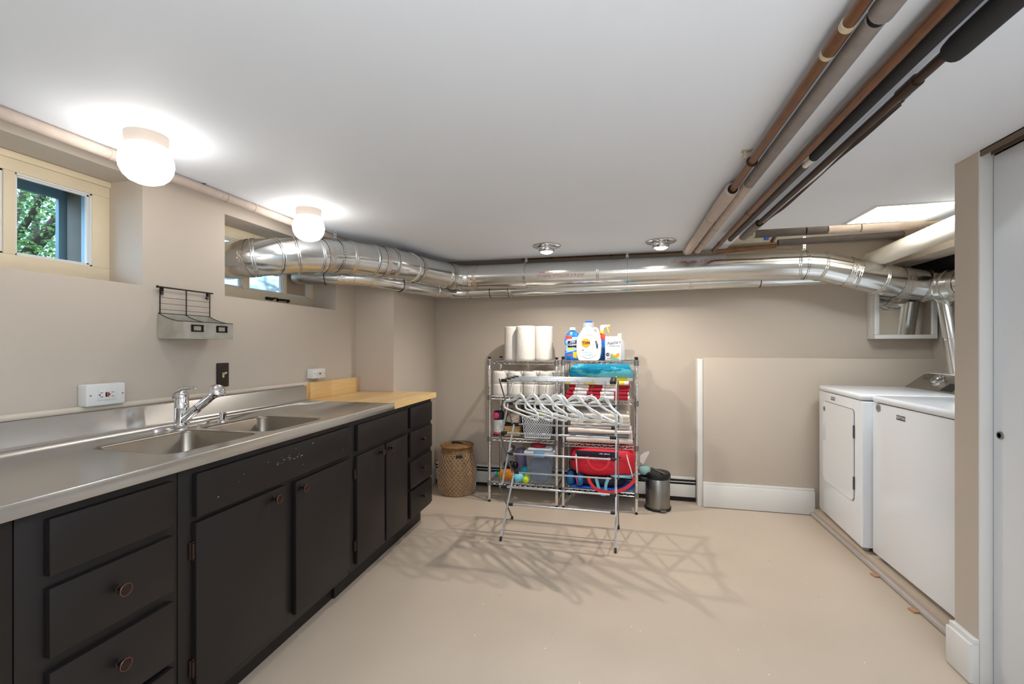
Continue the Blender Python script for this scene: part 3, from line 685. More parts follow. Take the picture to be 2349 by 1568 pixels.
# ================================================================ DUCTS AND PIPES
def rings(root, pts_axes, r, rt=.0042, nm='seam_ring', m='seam', tilts=None):
    """double beaded joints; a tilted joint follows the oblique cut of the sheet metal gores"""
    for i, (c, ax) in enumerate(pts_axes):
        c = Vector(c); ax = Vector(ax).normalized(); u = ax.cross(Vector((0, 0, 1))).normalized(); w = ax.cross(u); tl = math.tan(R((tilts or {}).get(i, 0))); b = NB()
        for off in ((-.006, .006) if r > .08 else (0,)):
            tube(b, [(u * math.cos(a) + w * math.sin(a)) * (r + rt * .3) + ax * (tl * math.cos(a) * r + off) for a in [2*PI*k/40 for k in range(40)]], rt, 6, closed=True)
        o = part(nm, b, m, root); o.location = c - root.location
def tapeband(root, p, ax, r, w):
    ax = Vector(ax).normalized(); p = Vector(p) - root.location; b = NB(); u = ax.orthogonal().normalized(); v = ax.cross(u); random.seed(int(abs(p.x*1000)) + 3); prev = None
    for i in range(4):
        ring = []
        for k in range(40):
            a = 2*PI*k/40; rr = r + .0016 + random.uniform(0, .0012); ring.append(b.verts.new(p + ax * ((i/3 - .5) * w + random.uniform(-.0015, .0015)) + (u*math.cos(a) + v*math.sin(a)) * rr))
        if prev:
            for k in range(40): b.faces.new((prev[k], prev[(k+1) % 40], ring[(k+1) % 40], ring[k]))
        prev = ring
    part('foil_tape', b, 'foil', root)
def strapband(root, x, y, z, r, top, ax=(1, 0, 0)):
    b = NB(); axv = Vector(ax).normalized(); c = Vector((x, y, z)) - root.location; up = Vector((0, 0, 1)); sd = axv.cross(up).normalized()
    N_ = 40; prev = None
    pts = [c + sd * 0 + up * (top - z), c + up * (r + .004)] ; loop = [c + (up * math.cos(2*PI*k/N_) + sd * math.sin(2*PI*k/N_)) * (r + .0035) for k in range(N_ + 1)]
    for seq, nrm in ((pts, None), (loop, 1)):
        prev = None
        for i, q in enumerate(seq):
            out = (q - c).normalized() if nrm else sd
            A_ = [b.verts.new(q + axv * s * .009 + out * h) for s, h in ((-1, 0), (1, 0), (1, .0012), (-1, .0012))]
            if prev:
                for k in range(4): b.faces.new((prev[k], prev[(k+1) % 4], A_[(k+1) % 4], A_[k]))
            prev = A_
    part('hanging_strap', b, 'seam', root, 'perforated metal strap')
    b = NB()
    for k in range(-8, 9):
        a = -PI/2 + k * .16; d = up * math.cos(a) * 1 + sd * math.sin(a)
        q = c + (up * math.sin(k * .16) + sd * (1 if sd.y < 0 else -1) * math.cos(k * .16)) * (r + .0048); n = (q - c).normalized(); cyl(b, q, q + n * .0006, .0028, 8)
    for k in range(int((top - z - r) / .016)): q = c + up * (r + .012 + k * .016) + (sd if sd.y < 0 else -sd) * .001; cyl(b, q - sd * .002, q + sd * .002, .0028, 8)
    part('strap_holes', b, 'dark', root)
MD = [(-2.10, 2.05, 1.700), (-2.00, 2.062, 1.708), (-1.93, 2.085, 1.718), (-1.868, 2.15, 1.732), (-1.81, 2.26, 1.757), (-1.76, 2.36, 1.772), (-1.72, 2.46, 1.787), (-1.68, 2.567, 1.801), (-1.60, 2.69, 1.801),
      (-1.52, 2.83, 1.801), (-1.490, 3.0, 1.804), (-1.455, 3.25, 1.810), (-1.40, 3.45, 1.812), (-1.355, 3.55, 1.812), (-1.30, 3.60, 1.812), (-1.22, 3.617, 1.812), (-.2, 3.617, 1.8125), (1.235, 3.617, 1.815),
      (1.34, 3.612, 1.800), (1.46, 3.606, 1.765), (1.58, 3.606, 1.728), (1.68, 3.612, 1.700), (1.80, 3.620, 1.675), (1.98, 3.63, 1.642), (2.045, 3.59, 1.634), (2.06, 3.50, 1.630), (2.06, 3.28, 1.627)]
t = thing('air_duct', 'large round silver sheet metal duct running from the window along the back wall', 'duct', (-1.2, 3.617, 1.812)); T0 = Vector(t.location); RD = .1005
b = NB(); fr = frames(MD); tube(b, [Vector(p) - T0 for p in MD], RD, 40); part('duct_tube', b, 'duct', t, smooth=30)
rings(t, [(fr[i][0], fr[i][1]) for i in (2, 3, 4, 5, 7, 8, 9, 10, 12, 13, 14, 15, 17, 18, 20, 21, 23, 24, 25)], RD, tilts={1: 14, 2: -20, 5: 12, 6: -10, 7: 14, 12: -24, 13: 10, 14: -20, 15: 14})
def lerp(i, k): return (Vector(MD[i]).lerp(Vector(MD[i+1]), k), Vector(MD[i+1]) - Vector(MD[i]))
for i, k, w in ((1, .5, .03), (5, .45, .04), (7, .1, .035), (8, .55, .035), (10, .35, .04), (12, .5, .03), (15, .05, .035), (19, .45, .045), (22, .2, .06), (22, .92, .05), (25, .5, .05)):
    p, a = lerp(i, k); tapeband(t, p, a, RD, w)
rings(t, [((.06 - .245, 3.617, 1.8125), (1, 0, 0))], RD, .0025)
for x in (-.755, .035, 1.245): strapband(t, x, 3.617, 1.8125, RD, ZC + (.0 if x < 1 else .06))
strapband(t, -1.715, 2.475, 1.789, RD, ZC, (.35, 1, .1)); 
b = NB(); cyl(b, (-1.455 - T0.x, 3.25 - T0.y, 1.905 - T0.z), (-1.455 - T0.x, 3.25 - T0.y, ZC - T0.z), .002, 6); part('hanger_wire', b, 'alu', t)
# stencilled writing (upside-down on the metal, as in the photo)
def ductnote(x, phi, s, size):
    nrm = Vector((0, -math.cos(phi), math.sin(phi)))
    loc = Vector((x, 3.617, 1.8125)) + nrm * (RD + .0002) - T0
    o = text(s, size, 'stencil_mark', 'ink', t, loc, (0, 0, 0), .0003, wrap=RD, sx=1.05)
    # local z -> nrm, local x -> -X (text is rotated by a half turn)
    zx = nrm; xx = Vector((-1, 0, 0)); yy = zx.cross(xx); o.rotation_euler = Matrix((xx, yy, zx)).transposed().to_euler()
ductnote(-.468, R(-6), 'HCP 8 X 60 STDGA  UNIV UV\n                            SMC INT', .027)
ductnote(.527, R(33), 'HCP 8 X 60 STDGA  UNIV UV\n                            SMC INT', .027)
# small duct
SD = [(-2.08, 2.57, 1.690), (-1.95, 2.60, 1.692), (-1.82, 2.66, 1.695), (-1.74, 2.72, 1.697), (-1.66, 2.79, 1.696), (-1.545, 3.0, 1.678), (-1.475, 3.45, 1.688), (-1.452, 3.62, 1.697), (-1.40, 3.70, 1.700), (-1.32, 3.735, 1.703), (-.9, 3.745, 1.708), (1.3, 3.745, 1.735), (1.9, 3.74, 1.745)]
t2 = thing('small_air_duct', 'thin round silver duct running just beneath and behind the large duct', 'duct', (-1.2, 3.745, 1.705)); T2 = Vector(t2.location); RS = .050
fr2 = frames(SD); b = NB(); tube(b, [Vector(p) - T2 for p in SD], RS, 32); part('duct_tube', b, 'duct', t2, smooth=30)
rings(t2, [(fr2[i][0], fr2[i][1]) for i in (2, 3, 4, 5, 6, 7, 8, 9)], RS, .0025)
def lerp2(i, k): return (Vector(SD[i]).lerp(Vector(SD[i+1]), k), Vector(SD[i+1]) - Vector(SD[i]))
for i, k, w in ((2, .2, .05), (5, .02, .05), (9, .1, .03), (9, .95, .04), (10, .64, .03)):
    p, a = lerp2(i, k); tapeband(t2, p, a, RS, w)
for p, a in (lerp2(1, .45), lerp2(9, .55), lerp2(9, .93), lerp2(10, .86)):
    b = NB(); torus(b, (0, 0, 0), a, RS + .003, .0025, 28, 6); o = part('cable_tie', b, 'blackpl', t2, 'black cable tie'); o.location = p - T2
# riser behind the dryer
t3 = thing('dryer_vent_duct', 'slanting silver vent pipe dropping behind the dryer', 'duct', (2.09, 3.50, .98)); b = NB()
tube(b, [(0, 0, 0), (0, .06, .30), (.0, .135, .60)], .053, 32); part('duct_tube', b, 'duct', t3); rings(t3, [((2.09, 3.56, 1.28), (0, .13, .6))], .053, .002)

def pipe(name, label, segs, cat='pipe'):
    """segs: list of (partname, pts, radius, material)"""
    p0 = Vector(segs[0][1][0]); t = thing(name, label, cat, p0)
    for nm, pts, r, m in segs:
        b = NB(); tube(b, [Vector(p) - p0 for p in pts], r, 18); part(nm, b, m, t)
    return t
pipe('painted_pipe', 'taupe painted pipe under the ceiling along the left wall', [('pipe_run', [(-1.789, YF + .02, 1.928), (-1.789, 2.98, 1.928)], .0205, 'palefoam')] +
     [('joint_band', [(-1.789, y - .008, 1.928), (-1.789, y, 1.928), (-1.789, y + .008, 1.928)], .0220, 'palefoam') for y in (1.26, 1.275, 1.73, 1.76, 1.92, 2.08)])
def staple(x, y):
    b = NB(); tube(b, [(-.017, 0, -.01), (-.015, 0, .018)], .001, 6); tube(b, [(.017, 0, -.01), (.015, 0, .018)], .001, 6); box(b, -.018, .018, -.006, .006, .018, .0195); solo('pipe_hanger', b, 'greymetal', 'small wire hook holding the painted pipe to the ceiling by the first window', 'hook', (x, y, ZC - .02))
staple(-1.789, 1.63)
zp = 1.908
pipe('copper_pipe', 'left thin copper ceiling pipe with a grey foam sleeve over its far end', [('copper_run', [(.457, YF + .02, zp), (.457, 2.15, zp)], .0135, 'copper'), ('coupling', [(.457, 1.10, zp), (.457, 1.18, zp)], .0165, 'copper'),
     ('solder_ring', [(.457, 1.085, zp), (.457, 1.10, zp)], .0158, 'tape'), ('solder_ring', [(.457, 1.18, zp), (.457, 1.195, zp)], .0158, 'tape'),
     ('foam_sleeve', [(.455, 2.12, zp), (.450, 2.55, zp)], .029, 'palefoam'), ('sleeve_gap', [(.450, 2.55, zp), (.450, 2.565, zp)], .024, 'dark'), ('foam_sleeve', [(.450, 2.565, zp), (.448, 3.40, zp), (.446, 3.47, zp + .012)], .027, 'palefoam'), ('sleeve_mouth', [(.457, 2.115, zp), (.457, 2.121, zp)], .020, 'dark')])
pipe('insulated_pipe', 'grey foam covered pipe beside the left copper pipe', [('foam_sleeve', [(.502, .02, zp - .006), (.502, 1.06, zp - .006)], .024, 'greyfoam'), ('sleeve_gap', [(.502, 1.06, zp - .006), (.502, 1.08, zp - .006)], .017, 'dark'), ('foam_sleeve', [(.502, 1.08, zp - .004), (.505, 2.05, zp - .002)], .021, 'greyfoam'),
     ('foam_sleeve', [(.505, 2.06, zp - .002), (.508, 2.75, zp)], .022, 'palefoam'), ('foam_sleeve', [(.508, 2.765, zp), (.510, 3.12, zp)], .0225, 'palefoam'), ('sleeve_gap', [(.510, 3.12, zp), (.510, 3.13, zp)], .019, 'dark'), ('foam_sleeve', [(.510, 3.13, zp), (.511, 3.40, zp), (.512, 3.46, zp + .012)], .022, 'palefoam')])
pipe('copper_pipe', 'longer brown copper pipe along the ceiling, right one of the two', [('copper_run', [(.617, YF + .02, zp), (.617, 3.43, zp), (.632, 3.47, zp - .002), (.66, 3.485, zp), (1.02, 3.47, 1.925)], .0150, 'copper'), ('coupling', [(.617, 2.50, zp), (.617, 2.53, zp)], .0166, 'copper'), ('coupling', [(.617, 3.20, zp), (.617, 3.23, zp)], .0166, 'copper')])
pipe('insulated_pipe', 'thin black foam covered pipe beside the right copper pipe', [('foam_sleeve', [(.657, .02, zp - .002), (.657, 1.82, zp - .002)], .0165, 'blackfoam'), ('bare_pipe', [(.657, 1.82, zp - .002), (.657, 1.90, zp - .002)], .011, 'pvc'), ('foam_sleeve', [(.657, 1.90, zp - .002), (.655, 3.10, zp - .002)], .014, 'darkfoam')])
pipe('insulated_pipe', 'fat black foam sleeve narrowing to a dark brown pipe with wires, rightmost on the ceiling', [('foam_sleeve', [(.717, .02, zp - .012), (.717, 1.20, zp - .012), (.718, 1.225, zp - .012), (.718, 1.235, zp - .012)], [.0275, .0275, .0255, .016], 'blackfoam'), ('bare_pipe', [(.722, 1.05, zp), (.722, 2.78, zp)], .0125, 'brownpipe'),
     ('coupling', [(.722, 1.36, zp), (.722, 1.43, zp)], .0165, 'brownpipe'), ('foam_sleeve', [(.722, 2.74, zp), (.722, 3.06, zp)], .0215, 'greyfoam'), ('sleeve_mouth', [(.722, 2.735, zp), (.722, 2.741, zp)], .017, 'dark'), ('elbow', [(.722, 3.05, zp), (.724, 3.12, zp + .01), (.745, 3.17, zp + .03), (.80, 3.20, zp + .05)], .013, 'brownpipe')])
b = NB(); random.seed(2)
for k in range(4):
    tube(b, smoothpath([(.738 + .003*k, 1.42 + .19 * i + .02*k, zp - .006 + .003 * math.sin(i * 1.7 + k) - .006 * (i in (3, 4, 5))) for i in range(8)], 4), .0020, 6)
o = solo('cable_run', b, 'brownpipe', 'loose thin brown wires strung along the dark brown ceiling pipe', 'wires')
def clamp(x, y, nm, lab):
    t = thing(nm, lab, 'bracket', (x, y, ZC)); b = NB(); box(b, -.035, .0, -.012, .012, -.003, -.0003, .0005); box(b, -.028, -.020, -.008, .008, -.028, -.003, .001); part('mount', b, 'tape', t)
    b = NB(); torus(b, (.0, 0, ZC and -(ZC - zp)), (0, 1, 0), .0165, .0035, 20, 6); part('ring', b, 'brownpipe', t)
clamp(.457, 1.82, 'pipe_clamp', 'rusty pipe clamp holding the left copper pipe to the ceiling')
# pipes in the cavity, back right
pipe('insulated_pipe', 'grey to cream foam covered pipe crossing below the ceiling cavity, back right', [('end_cap', [(.80, 3.25, 1.965), (.83, 3.25, 1.965)], .024, 'tape'), ('foam_sleeve', [(.83, 3.25, 1.966), (1.12, 3.25, 1.968)], .026, 'darkfoam'), ('foam_sleeve', [(1.128, 3.25, 1.968), (1.24, 3.25, 1.969)], .026, 'darkfoam'),
     ('foam_sleeve', [(1.248, 3.25, 1.969), (1.42, 3.25, 1.970)], .0265, 'palefoam'), ('foam_sleeve', [(1.427, 3.25, 1.970), (1.76, 3.25, 1.972)], .028, 'palefoam'), ('bare_pipe', [(1.76, 3.25, 1.972), (2.0, 3.25, 1.974)], .015, 'tape')])
pipe('insulated_pipe', 'dark foam covered pipe behind the cream one in the ceiling cavity', [('foam_sleeve', [(1.03, 3.46, 1.945), (1.75, 3.44, 1.955)], .022, 'darkfoam')])
pipe('valve_pipe', 'short brass pipe with a blue valve handle in the ceiling cavity', [('branch', [(.99, 3.45, 1.955), (.99, 3.36, 1.975)], .011, 'copper'), ('valve_handle', [(.93, 3.40, 1.966), (.955, 3.40, 1.966)], .012, 'bluecap')])
pipe('copper_pipe', 'copper pipe lying behind the large duct along the back wall', [('copper_run', [(-.86, 3.914, 2.008), (.30, 3.914, 2.008), (.62, 3.914, 2.012)], .014, 'copper'), ('coupling', [(-.60, 3.913, 2.008), (-.585, 3.913, 2.008)], .016, 'brownpipe'), ('coupling', [(-.10, 3.913, 2.008), (-.085, 3.913, 2.008)], .016, 'brownpipe')])
pipe('waste_pipe', 'wide cream plastic waste pipe descending from the ceiling at the right', [('pipe_run', [(1.64, 2.20, 1.860), (1.655, 2.8, 1.850), (1.70, 3.72, 1.842)], .056, 'pvc')])
b = NB(); prism(b, [(1.86, 2.16), (2.02, 2.16), (2.02, 3.9), (1.86, 3.9)], 1.815, 1.90, 'xy'); solo('boxed_beam', b, 'wall', 'taupe boxed beam below the cream waste pipe at the right', 'beam')
b = NB(); tube(b, [(2.1, 2.2, 1.82), (2.1, 3.1, 1.81), (2.08, 3.88, 1.80)], .06, 20); solo('dark_void_tube', b, 'dark', 'black tube put in as the dark void above the duct at the right', 'pipe')  # near-black tube put in for the shade of the dark opening

# ================================================================ HEATER, MIRROR
t = thing('baseboard_heater', 'white baseboard heater running along the back wall behind the shelves', 'heater', (-.545, 3.90, 0))
b = NB(); box(b, -1.10, 1.108, -.030, .028, .178, .192, .003); part('top_cover', b, 'heater', t)
b = NB(); box(b, -1.10, 1.108, -.032, -.024, .040, .138, .002); part('front_panel', b, 'heater', t)
b = NB(); box(b, -1.10, 1.108, -.020, .028, .012, .177); part('inner_gap', b, 'heatdark', t)
b = NB(); box(b, -1.10, 1.108, -.028, -.020, .154, .160, .001); part('damper', b, 'heater', t)
t = thing('mirror_cabinet', 'white framed mirror cabinet on the back wall under the duct', 'mirror', (1.955, 3.93, 1.293))
b = NB(); box(b, -.190, .190, -.085, -.001, .0, .45, .002); part('case', b, 'whitewood', t)
b = NB(); F = .029
for a in ((-.190, .190, 0, F), (-.190, .190, .45 - F, .45), (-.190, -.190 + F, F, .45 - F), (.190 - F, .190, F, .45 - F)): box(b, a[0], a[1], -.116, -.086, a[2], a[3], .003)
part('door_frame', b, 'whitewood', t)
b = NB(); box(b, -.190 + F, .190 - F, -.104, -.098, F, .45 - F); part('mirror_glass', b, 'mirror', t)

# ================================================================ DRYER, WASHER
def appliance(nm, label, x, y, rz, w, dep, hb, h):
    t = thing(nm, label, nm.split('_')[-1], (x, y, .055), rz); b = NB()   # local: width along x, front at -y
    box(b, -w/2, w/2, 0, dep, .028, hb, .008, 3); part('body', b, 'enamel', t)
    for sx in (-1, 1):
        for yy in (.05, dep - .05): b = NB(); cyl(b, (sx*(w/2 - .06), yy, .0), (sx*(w/2 - .06), yy, .03), .022, 14); part('foot', b, 'greymetal', t)
    return t
# dryer: faces -x in the world
t = appliance('tumble_dryer', 'white dryer with a stainless control console, standing beside the washer', 1.352, 3.365, R(-90) + R(-3.0), .685, .70, .868, .90)
b = NB(); box(b, -.3425, .3425, -.006, .70, .872, .908, .016, 4); part('top', b, 'enamel', t)
b = NB(); pts = rrect(-.245, .235, .250, .800, .04, 6)
pts = []
for cx, cz, a0 in ((.245, .800, 0), (-.255, .800, 90)):
    for k in range(7): a = R(a0 + 90*k/6); pts.append((cx - (.035 if a0 == 0 else -.035) + .035*math.cos(a), cz - .035 + .035*math.sin(a)))
pts += [(-.255, .36)] + [(-.22 + .035*math.cos(R(180 + 60*k/5)) , .345 + .035*math.sin(R(180 + 60*k/5))) for k in range(6)]
pts += [(.19, .255)] + [(.21 + .035*math.cos(R(270 + 90*k/5)), .285 + .035*math.sin(R(270 + 90*k/5))) for k in range(6)]
pts = [(-a, c) for a, c in pts]
pts = [(-.24, .31), (-.238, .292), (-.225, .275), (-.20, .262), (.21, .262), (.232, .268), (.243, .285), (.246, .31), (.246, .775), (.24, .795), (.225, .805), (-.215, .805), (-.232, .798), (-.24, .78)]
pts = [(a, c) for a, c in pts]
b = NB(); prism(b, pts, -.008, .0); bmesh.ops.bevel(b, geom=[e for e in b.edges if abs(e.verts[0].co.y + .008) < 1e-4 and abs(e.verts[1].co.y + .008) < 1e-4 and len(e.link_faces) == 2 and e.calc_face_angle(0) > .5], offset=.002, segments=2, affect='EDGES')
dr = part('door', b, 'enamel', t)
b = NB(); prism(b, [(a * 1.016, .53 + (c - .53) * 1.013) for a, c in pts], -.0025, .0005); part('door_gap', b, 'enamelgrey', t)
b = NB()
for a in ((-.222, -.217, .54, .66), (-.196, -.191, .54, .66)): box(b, a[0], a[1], -.014, -.008, a[2], a[3], .002)
box(b, -.222, -.191, -.012, -.008, .655, .663, .001); box(b, -.217, -.196, -.0095, -.008, .545, .655); part('handle', b, 'plastic', dr)
b = NB(); box(b, -.208, -.200, -.0105, -.0094, .55, .65); part('handle_recess', b, 'sticker', dr)
for z in (.335, .64):
    b = NB(); box(b, .247, .254, -.010, -.001, z, z + .075, .001); part('hinge', b, 'badge', t)
def badge(t, x, z, s):
    b = NB(); box(b, x - s, x + s, -.0022, -.0002, z - s*.34, z + s*.34, .0004); q = part('name_badge', b, 'badge', t)
    text('MAYTAG', s*.52, 'badge_lettering', 'white', q, (x, -.0024, z), (R(90), 0, 0), .0003)
def stick(t, x, z, r):
    b = NB(); cyl(b, (x, -.0006, z), (x, -.0086 if False else -.0012, z), r, 28); q = part('round_sticker', b, 'sticker', t, 'round silver sticker')
    text('10 YEAR\nLIMITED PARTS\nWARRANTY\nON THE MOTOR', r*.26, 'sticker_lettering', 'badge', q, (x, -.0014, z + r*.02), (R(90), 0, 0), .0001)
badge(t, -.085, .838, .032)
b = NB(); cyl(b, (-.215, -.0082, .755), (-.215, -.0088, .755), .019, 28); q = part('round_sticker', b, 'sticker', dr, 'round silver sticker')
text('10 YEAR\nLIMITED PARTS\nWARRANTY\nON THE MOTOR', .005, 'sticker_lettering', 'badge', q, (-.215, -.0092, .755), (R(90), 0, 0), .0001)
# console: slanted panel along the back of the top
cs = [(-.335, 0), (-.315, .018), (-.27, .075), (-.245, .098), (-.21, .105), (.21, .105), (.245, .098), (.335, 0)]
b = NB(); A_ = [b.verts.new((a, .50 + c*.75, .906 + c)) for a, c in cs]; B_ = [b.verts.new((a, .62 + c*.3, .906 + c)) for a, c in cs]
n = len(cs); b.faces.new(A_); b.faces.new(B_[::-1])
for i in range(n): b.faces.new((A_[i], A_[(i+1) % n], B_[(i+1) % n], B_[i]))
cons = part('console_shell', b, 'enamel', t)
b = NB(); k_ = .955; A_ = [b.verts.new((a*.975, .50 + (c*k_ + .002)*.75 - .0012, .906 + c*k_ + .002 + .0012)) for a, c in cs]; B_ = [b.verts.new(v.co + Vector((0, .002, -.001))) for v in A_]
b.faces.new(A_); b.faces.new(B_[::-1])
for i in range(n): b.faces.new((A_[i], A_[(i+1) % n], B_[(i+1) % n], B_[i]))
cp = part('console_face', b, 'console', t)
nn = Vector((0, -.8, .6)); nn = Vector((0, -1, .75)).normalized()
def onc(x, c): return Vector((x, .50 + c*.75, .906 + c)) + nn * .0035
b = NB(); q = onc(-.03, .062); tube(b, [q - nn*.003, q + nn*.002, q + nn*.003, q + nn*.024, q + nn*.027], [.040, .039, .030, .029, .026], 32)
kb = part('dial', b, 'chrome', t, 'chrome cycle dial')
b = NB()
for a in range(0, 360, 24):
    if 60 < a < 120: continue
    d = Vector((math.cos(R(a)), 0, 0)) * .066 + Vector((0, .6, .8)).normalized() * .045 * math.sin(R(a)); q2 = onc(-.03, .06) + d
    strut(b, q2 - Vector((.009, 0, 0)), q2 + Vector((.009, 0, 0)), .0005, .0015)
part('cycle_marks', b, 'badge', cp)
rot_c = (math.atan2(1, .75), 0, 0)
text('MAYTAG', .012, 'console_lettering', 'badge', cp, onc(-.185, .070), rot_c, .0003)
b = NB(); A_ = [(.06, .012), (.17, .012), (.17, .055), (.10, .055)]; V_ = [b.verts.new(onc(a, c) + nn*.0005) for a, c in A_]; U_ = [b.verts.new(onc(a, c) - nn*.002) for a, c in A_]
b.faces.new(V_); b.faces.new(U_[::-1])
for i in range(4): b.faces.new((V_[i], V_[(i+1) % 4], U_[(i+1) % 4], U_[i]))
part('display', b, 'blackpl', cp, 'dark display window')
# washer
t = appliance('washing_machine', 'white top-loading washer standing nearest the partition', 1.368, 2.645, R(-90), .675, .70, .868, .90)
t['category'] = 'washer'
b = NB(); box(b, -.3375, .3375, -.006, .70, .872, .908, .016, 4); tp = part('top', b, 'enamel', t)
b = NB(); lathe(b, [(.19, .907), (.19, .911), (.182, .9115), (.174, .909), (.172, .9085)], 40, (.18, .34, 0)); part('lid_rim', b, 'enamel', t)
b = NB(); lathe(b, [(.172, .9086), (.12, .9084), (0, .9084)], 40, (.18, .34, 0)); part('lid_window', b, mat('lid_grey', '#a9aaac', .2), t, 'grey window of the lid')
b = NB(); box(b, -.3375, .3375, .60, .70, .905, 1.01, .02, 3); part('console', b, 'enamel', t)
badge(t, -.065, .820, .036); stick(t, -.275, .845, .024)
# wood shims under the strip
for y, lab in ((2.86, 'nearer the dryer'), (2.52, 'nearer the washer')):
    b = NB(); box(b, -.016, .012, -.018, .018, 0, .009, .001); solo('wood_shim', b, 'chip', 'small bare wooden shim under the platform strip, %s' % lab, 'shim', (1.326, y, .0005), .2)

# ================================================================ SHELF RACKS
LV = [1.128, .842, .510, .160]
def rack(label, x0, x1, y0, y1, dz, skew):
    t = thing('wire_shelf_rack', label, 'shelf rack', (x0, y0, 0), skew, 'chrome wire shelf racks'); w = x1 - x0; dp = y1 - y0
    for px, py in ((0, 0), (w, 0), (0, dp), (w, dp)):
        b = NB(); cyl(b, (px, py, .02), (px, py, 1.138), .0125, 14)
        for k in range(34): torus(b, (px, py, .06 + k*.032), (0, 0, 1), .0124, .0009, 12, 4)
        po = part('post', b, 'chrome', t)
        b = NB(); lathe(b, [(0, 1.137), (.008, 1.137), (.009, 1.142), (.0145, 1.150), (.0145, 1.154), (0, 1.155)], 16, (px, py, 0)); part('post_cap', b, 'blackpl', po, 'black cap')
        b = NB(); lathe(b, [(0, 0), (.011, 0), (.012, .006), (.006, .012), (.006, .02), (.0125, .022), (0, .022)], 14, (px, py, 0)); part('levelling_foot', b, 'blackpl', po, 'black foot')
    for i, z in enumerate(LV):
        z += dz[i]; b = NB()
        for zz in (z - .003, z - .026):
            for A_, B_ in (((0, 0), (w, 0)), ((0, dp), (w, dp)), ((0, 0), (0, dp)), ((w, 0), (w, dp))): cyl(b, (A_[0], A_[1], zz), (B_[0], B_[1], zz), .0032, 8)
        for yy in (0, dp):
            n = 24; tube(b, [(.018 + (w - .036) * k / n, yy, z - .005 - .019 * (k % 2)) for k in range(n + 1)], .0019, 5)
        for xx in (0, w):
            n = 12; tube(b, [(xx, .018 + (dp - .036) * k / n, z - .005 - .019 * (k % 2)) for k in range(n + 1)], .0019, 5)
        n = 22
        for k in range(1, n): cyl(b, (w * k / n, 0, z - .0015), (w * k / n, dp, z - .0015), .0015, 5)
        for yy in (dp * .33, dp * .66): cyl(b, (0, yy, z - .0045), (w, yy, z - .0045), .0022, 6)
        sh = part('wire_shelf', b, 'chrome', t)
        for px, py in ((0, 0), (w, 0), (0, dp), (w, dp)): b = NB(); lathe(b, [(.0128, z + .004), (.0165, z + .004), (.0175, z - .032), (.0175, z - .036), (.0128, z - .036)], 16, (px, py, 0)); part('collar', b, 'greymetal', sh)
    return t
RLx0, RLx1, RRx0, RRx1, RY0, RY1 = -1.035, -.492, -.443, .100, 3.505, 3.835
rack('left chrome wire shelf rack holding paper towels and toilet rolls', RLx0, RLx1, RY0 + .015, RY1, (-.002, .004, .006, .006), -.035)
rack('right chrome wire shelf rack holding towels and the red bag', RRx0, RRx1, RY0 + .005, RY1, (.004, -.008, -.008, -.004), -.02)
ZL = [LV[0] - .002, LV[1] + .004, LV[2] + .006, LV[3] + .006]; ZR = [LV[0] + .004, LV[1] - .008, LV[2] - .008, LV[3] - .004]
# paper towels
for (x, y, lab) in ((-.877, 3.695, 'paper towel roll at the left, behind the front roll'), (-.757, 3.60, 'front paper towel roll of the three on the left rack'), (-.628, 3.70, 'paper towel roll at the right of the three')):
    t = thing('paper_towel_roll', lab, 'paper towel', (x, y, ZL[0]), random.random() * 6, 'paper towels on top of the left rack')
    b = NB(); lathe(b, [(.020, 0), (.072, 0), (.0755, .003), (.0765, .02), (.0765, .262), (.0755, .273), (.072, .276), (.020, .276), (.020, 0)], 44)
    for v in b.verts:
        r = math.hypot(v.co.x, v.co.y)
        if r > .03: k = 1 + .012 * noise.noise(v.co * 22); v.co.x *= k; v.co.y *= k
    part('paper', b, 'paper', t, smooth=50); b = NB(); lathe(b, [(.0195, .0005), (.0195, .2755), (.0185, .2755), (.0185, .0005)], 24); part('core', b, 'tube', t)
# toilet rolls
b = NB(); lathe(b, [(.020, 0), (.058, 0), (.0615, .003), (.0625, .02), (.0625, .078), (.0615, .094), (.058, .097), (.020, .097), (.020, 0)], 32); TP = mesh('paper', b, 'paper', 50)
b = NB(); lathe(b, [(.0195, .0005), (.0195, .0965), (.0185, .0965), (.0185, .0005)], 16); TC = mesh('core', b, 'tube')
cn = ('leftmost column', 'second column from the left', 'second column from the right', 'rightmost column'); rn = ('front row', 'back row'); ln = ('lower layer', 'upper layer')
for r_ in range(2):
    for c_ in range(4):
        for l_ in range(2):
            t = thing('toilet_roll', 'white toilet roll on the left rack, %s, %s, %s' % (rn[r_], ln[l_], cn[c_]), 'toilet roll', (-.957 + .1262 * c_ + (.03 if r_ else 0), 3.578 + .15 * r_ - .004 * c_, ZL[1] + .0975 * l_), c_ + l_, 'toilet rolls on the left rack')
            for nm, me in (('paper', TP), ('core', TC)): o = link(nm, me); o.parent = t
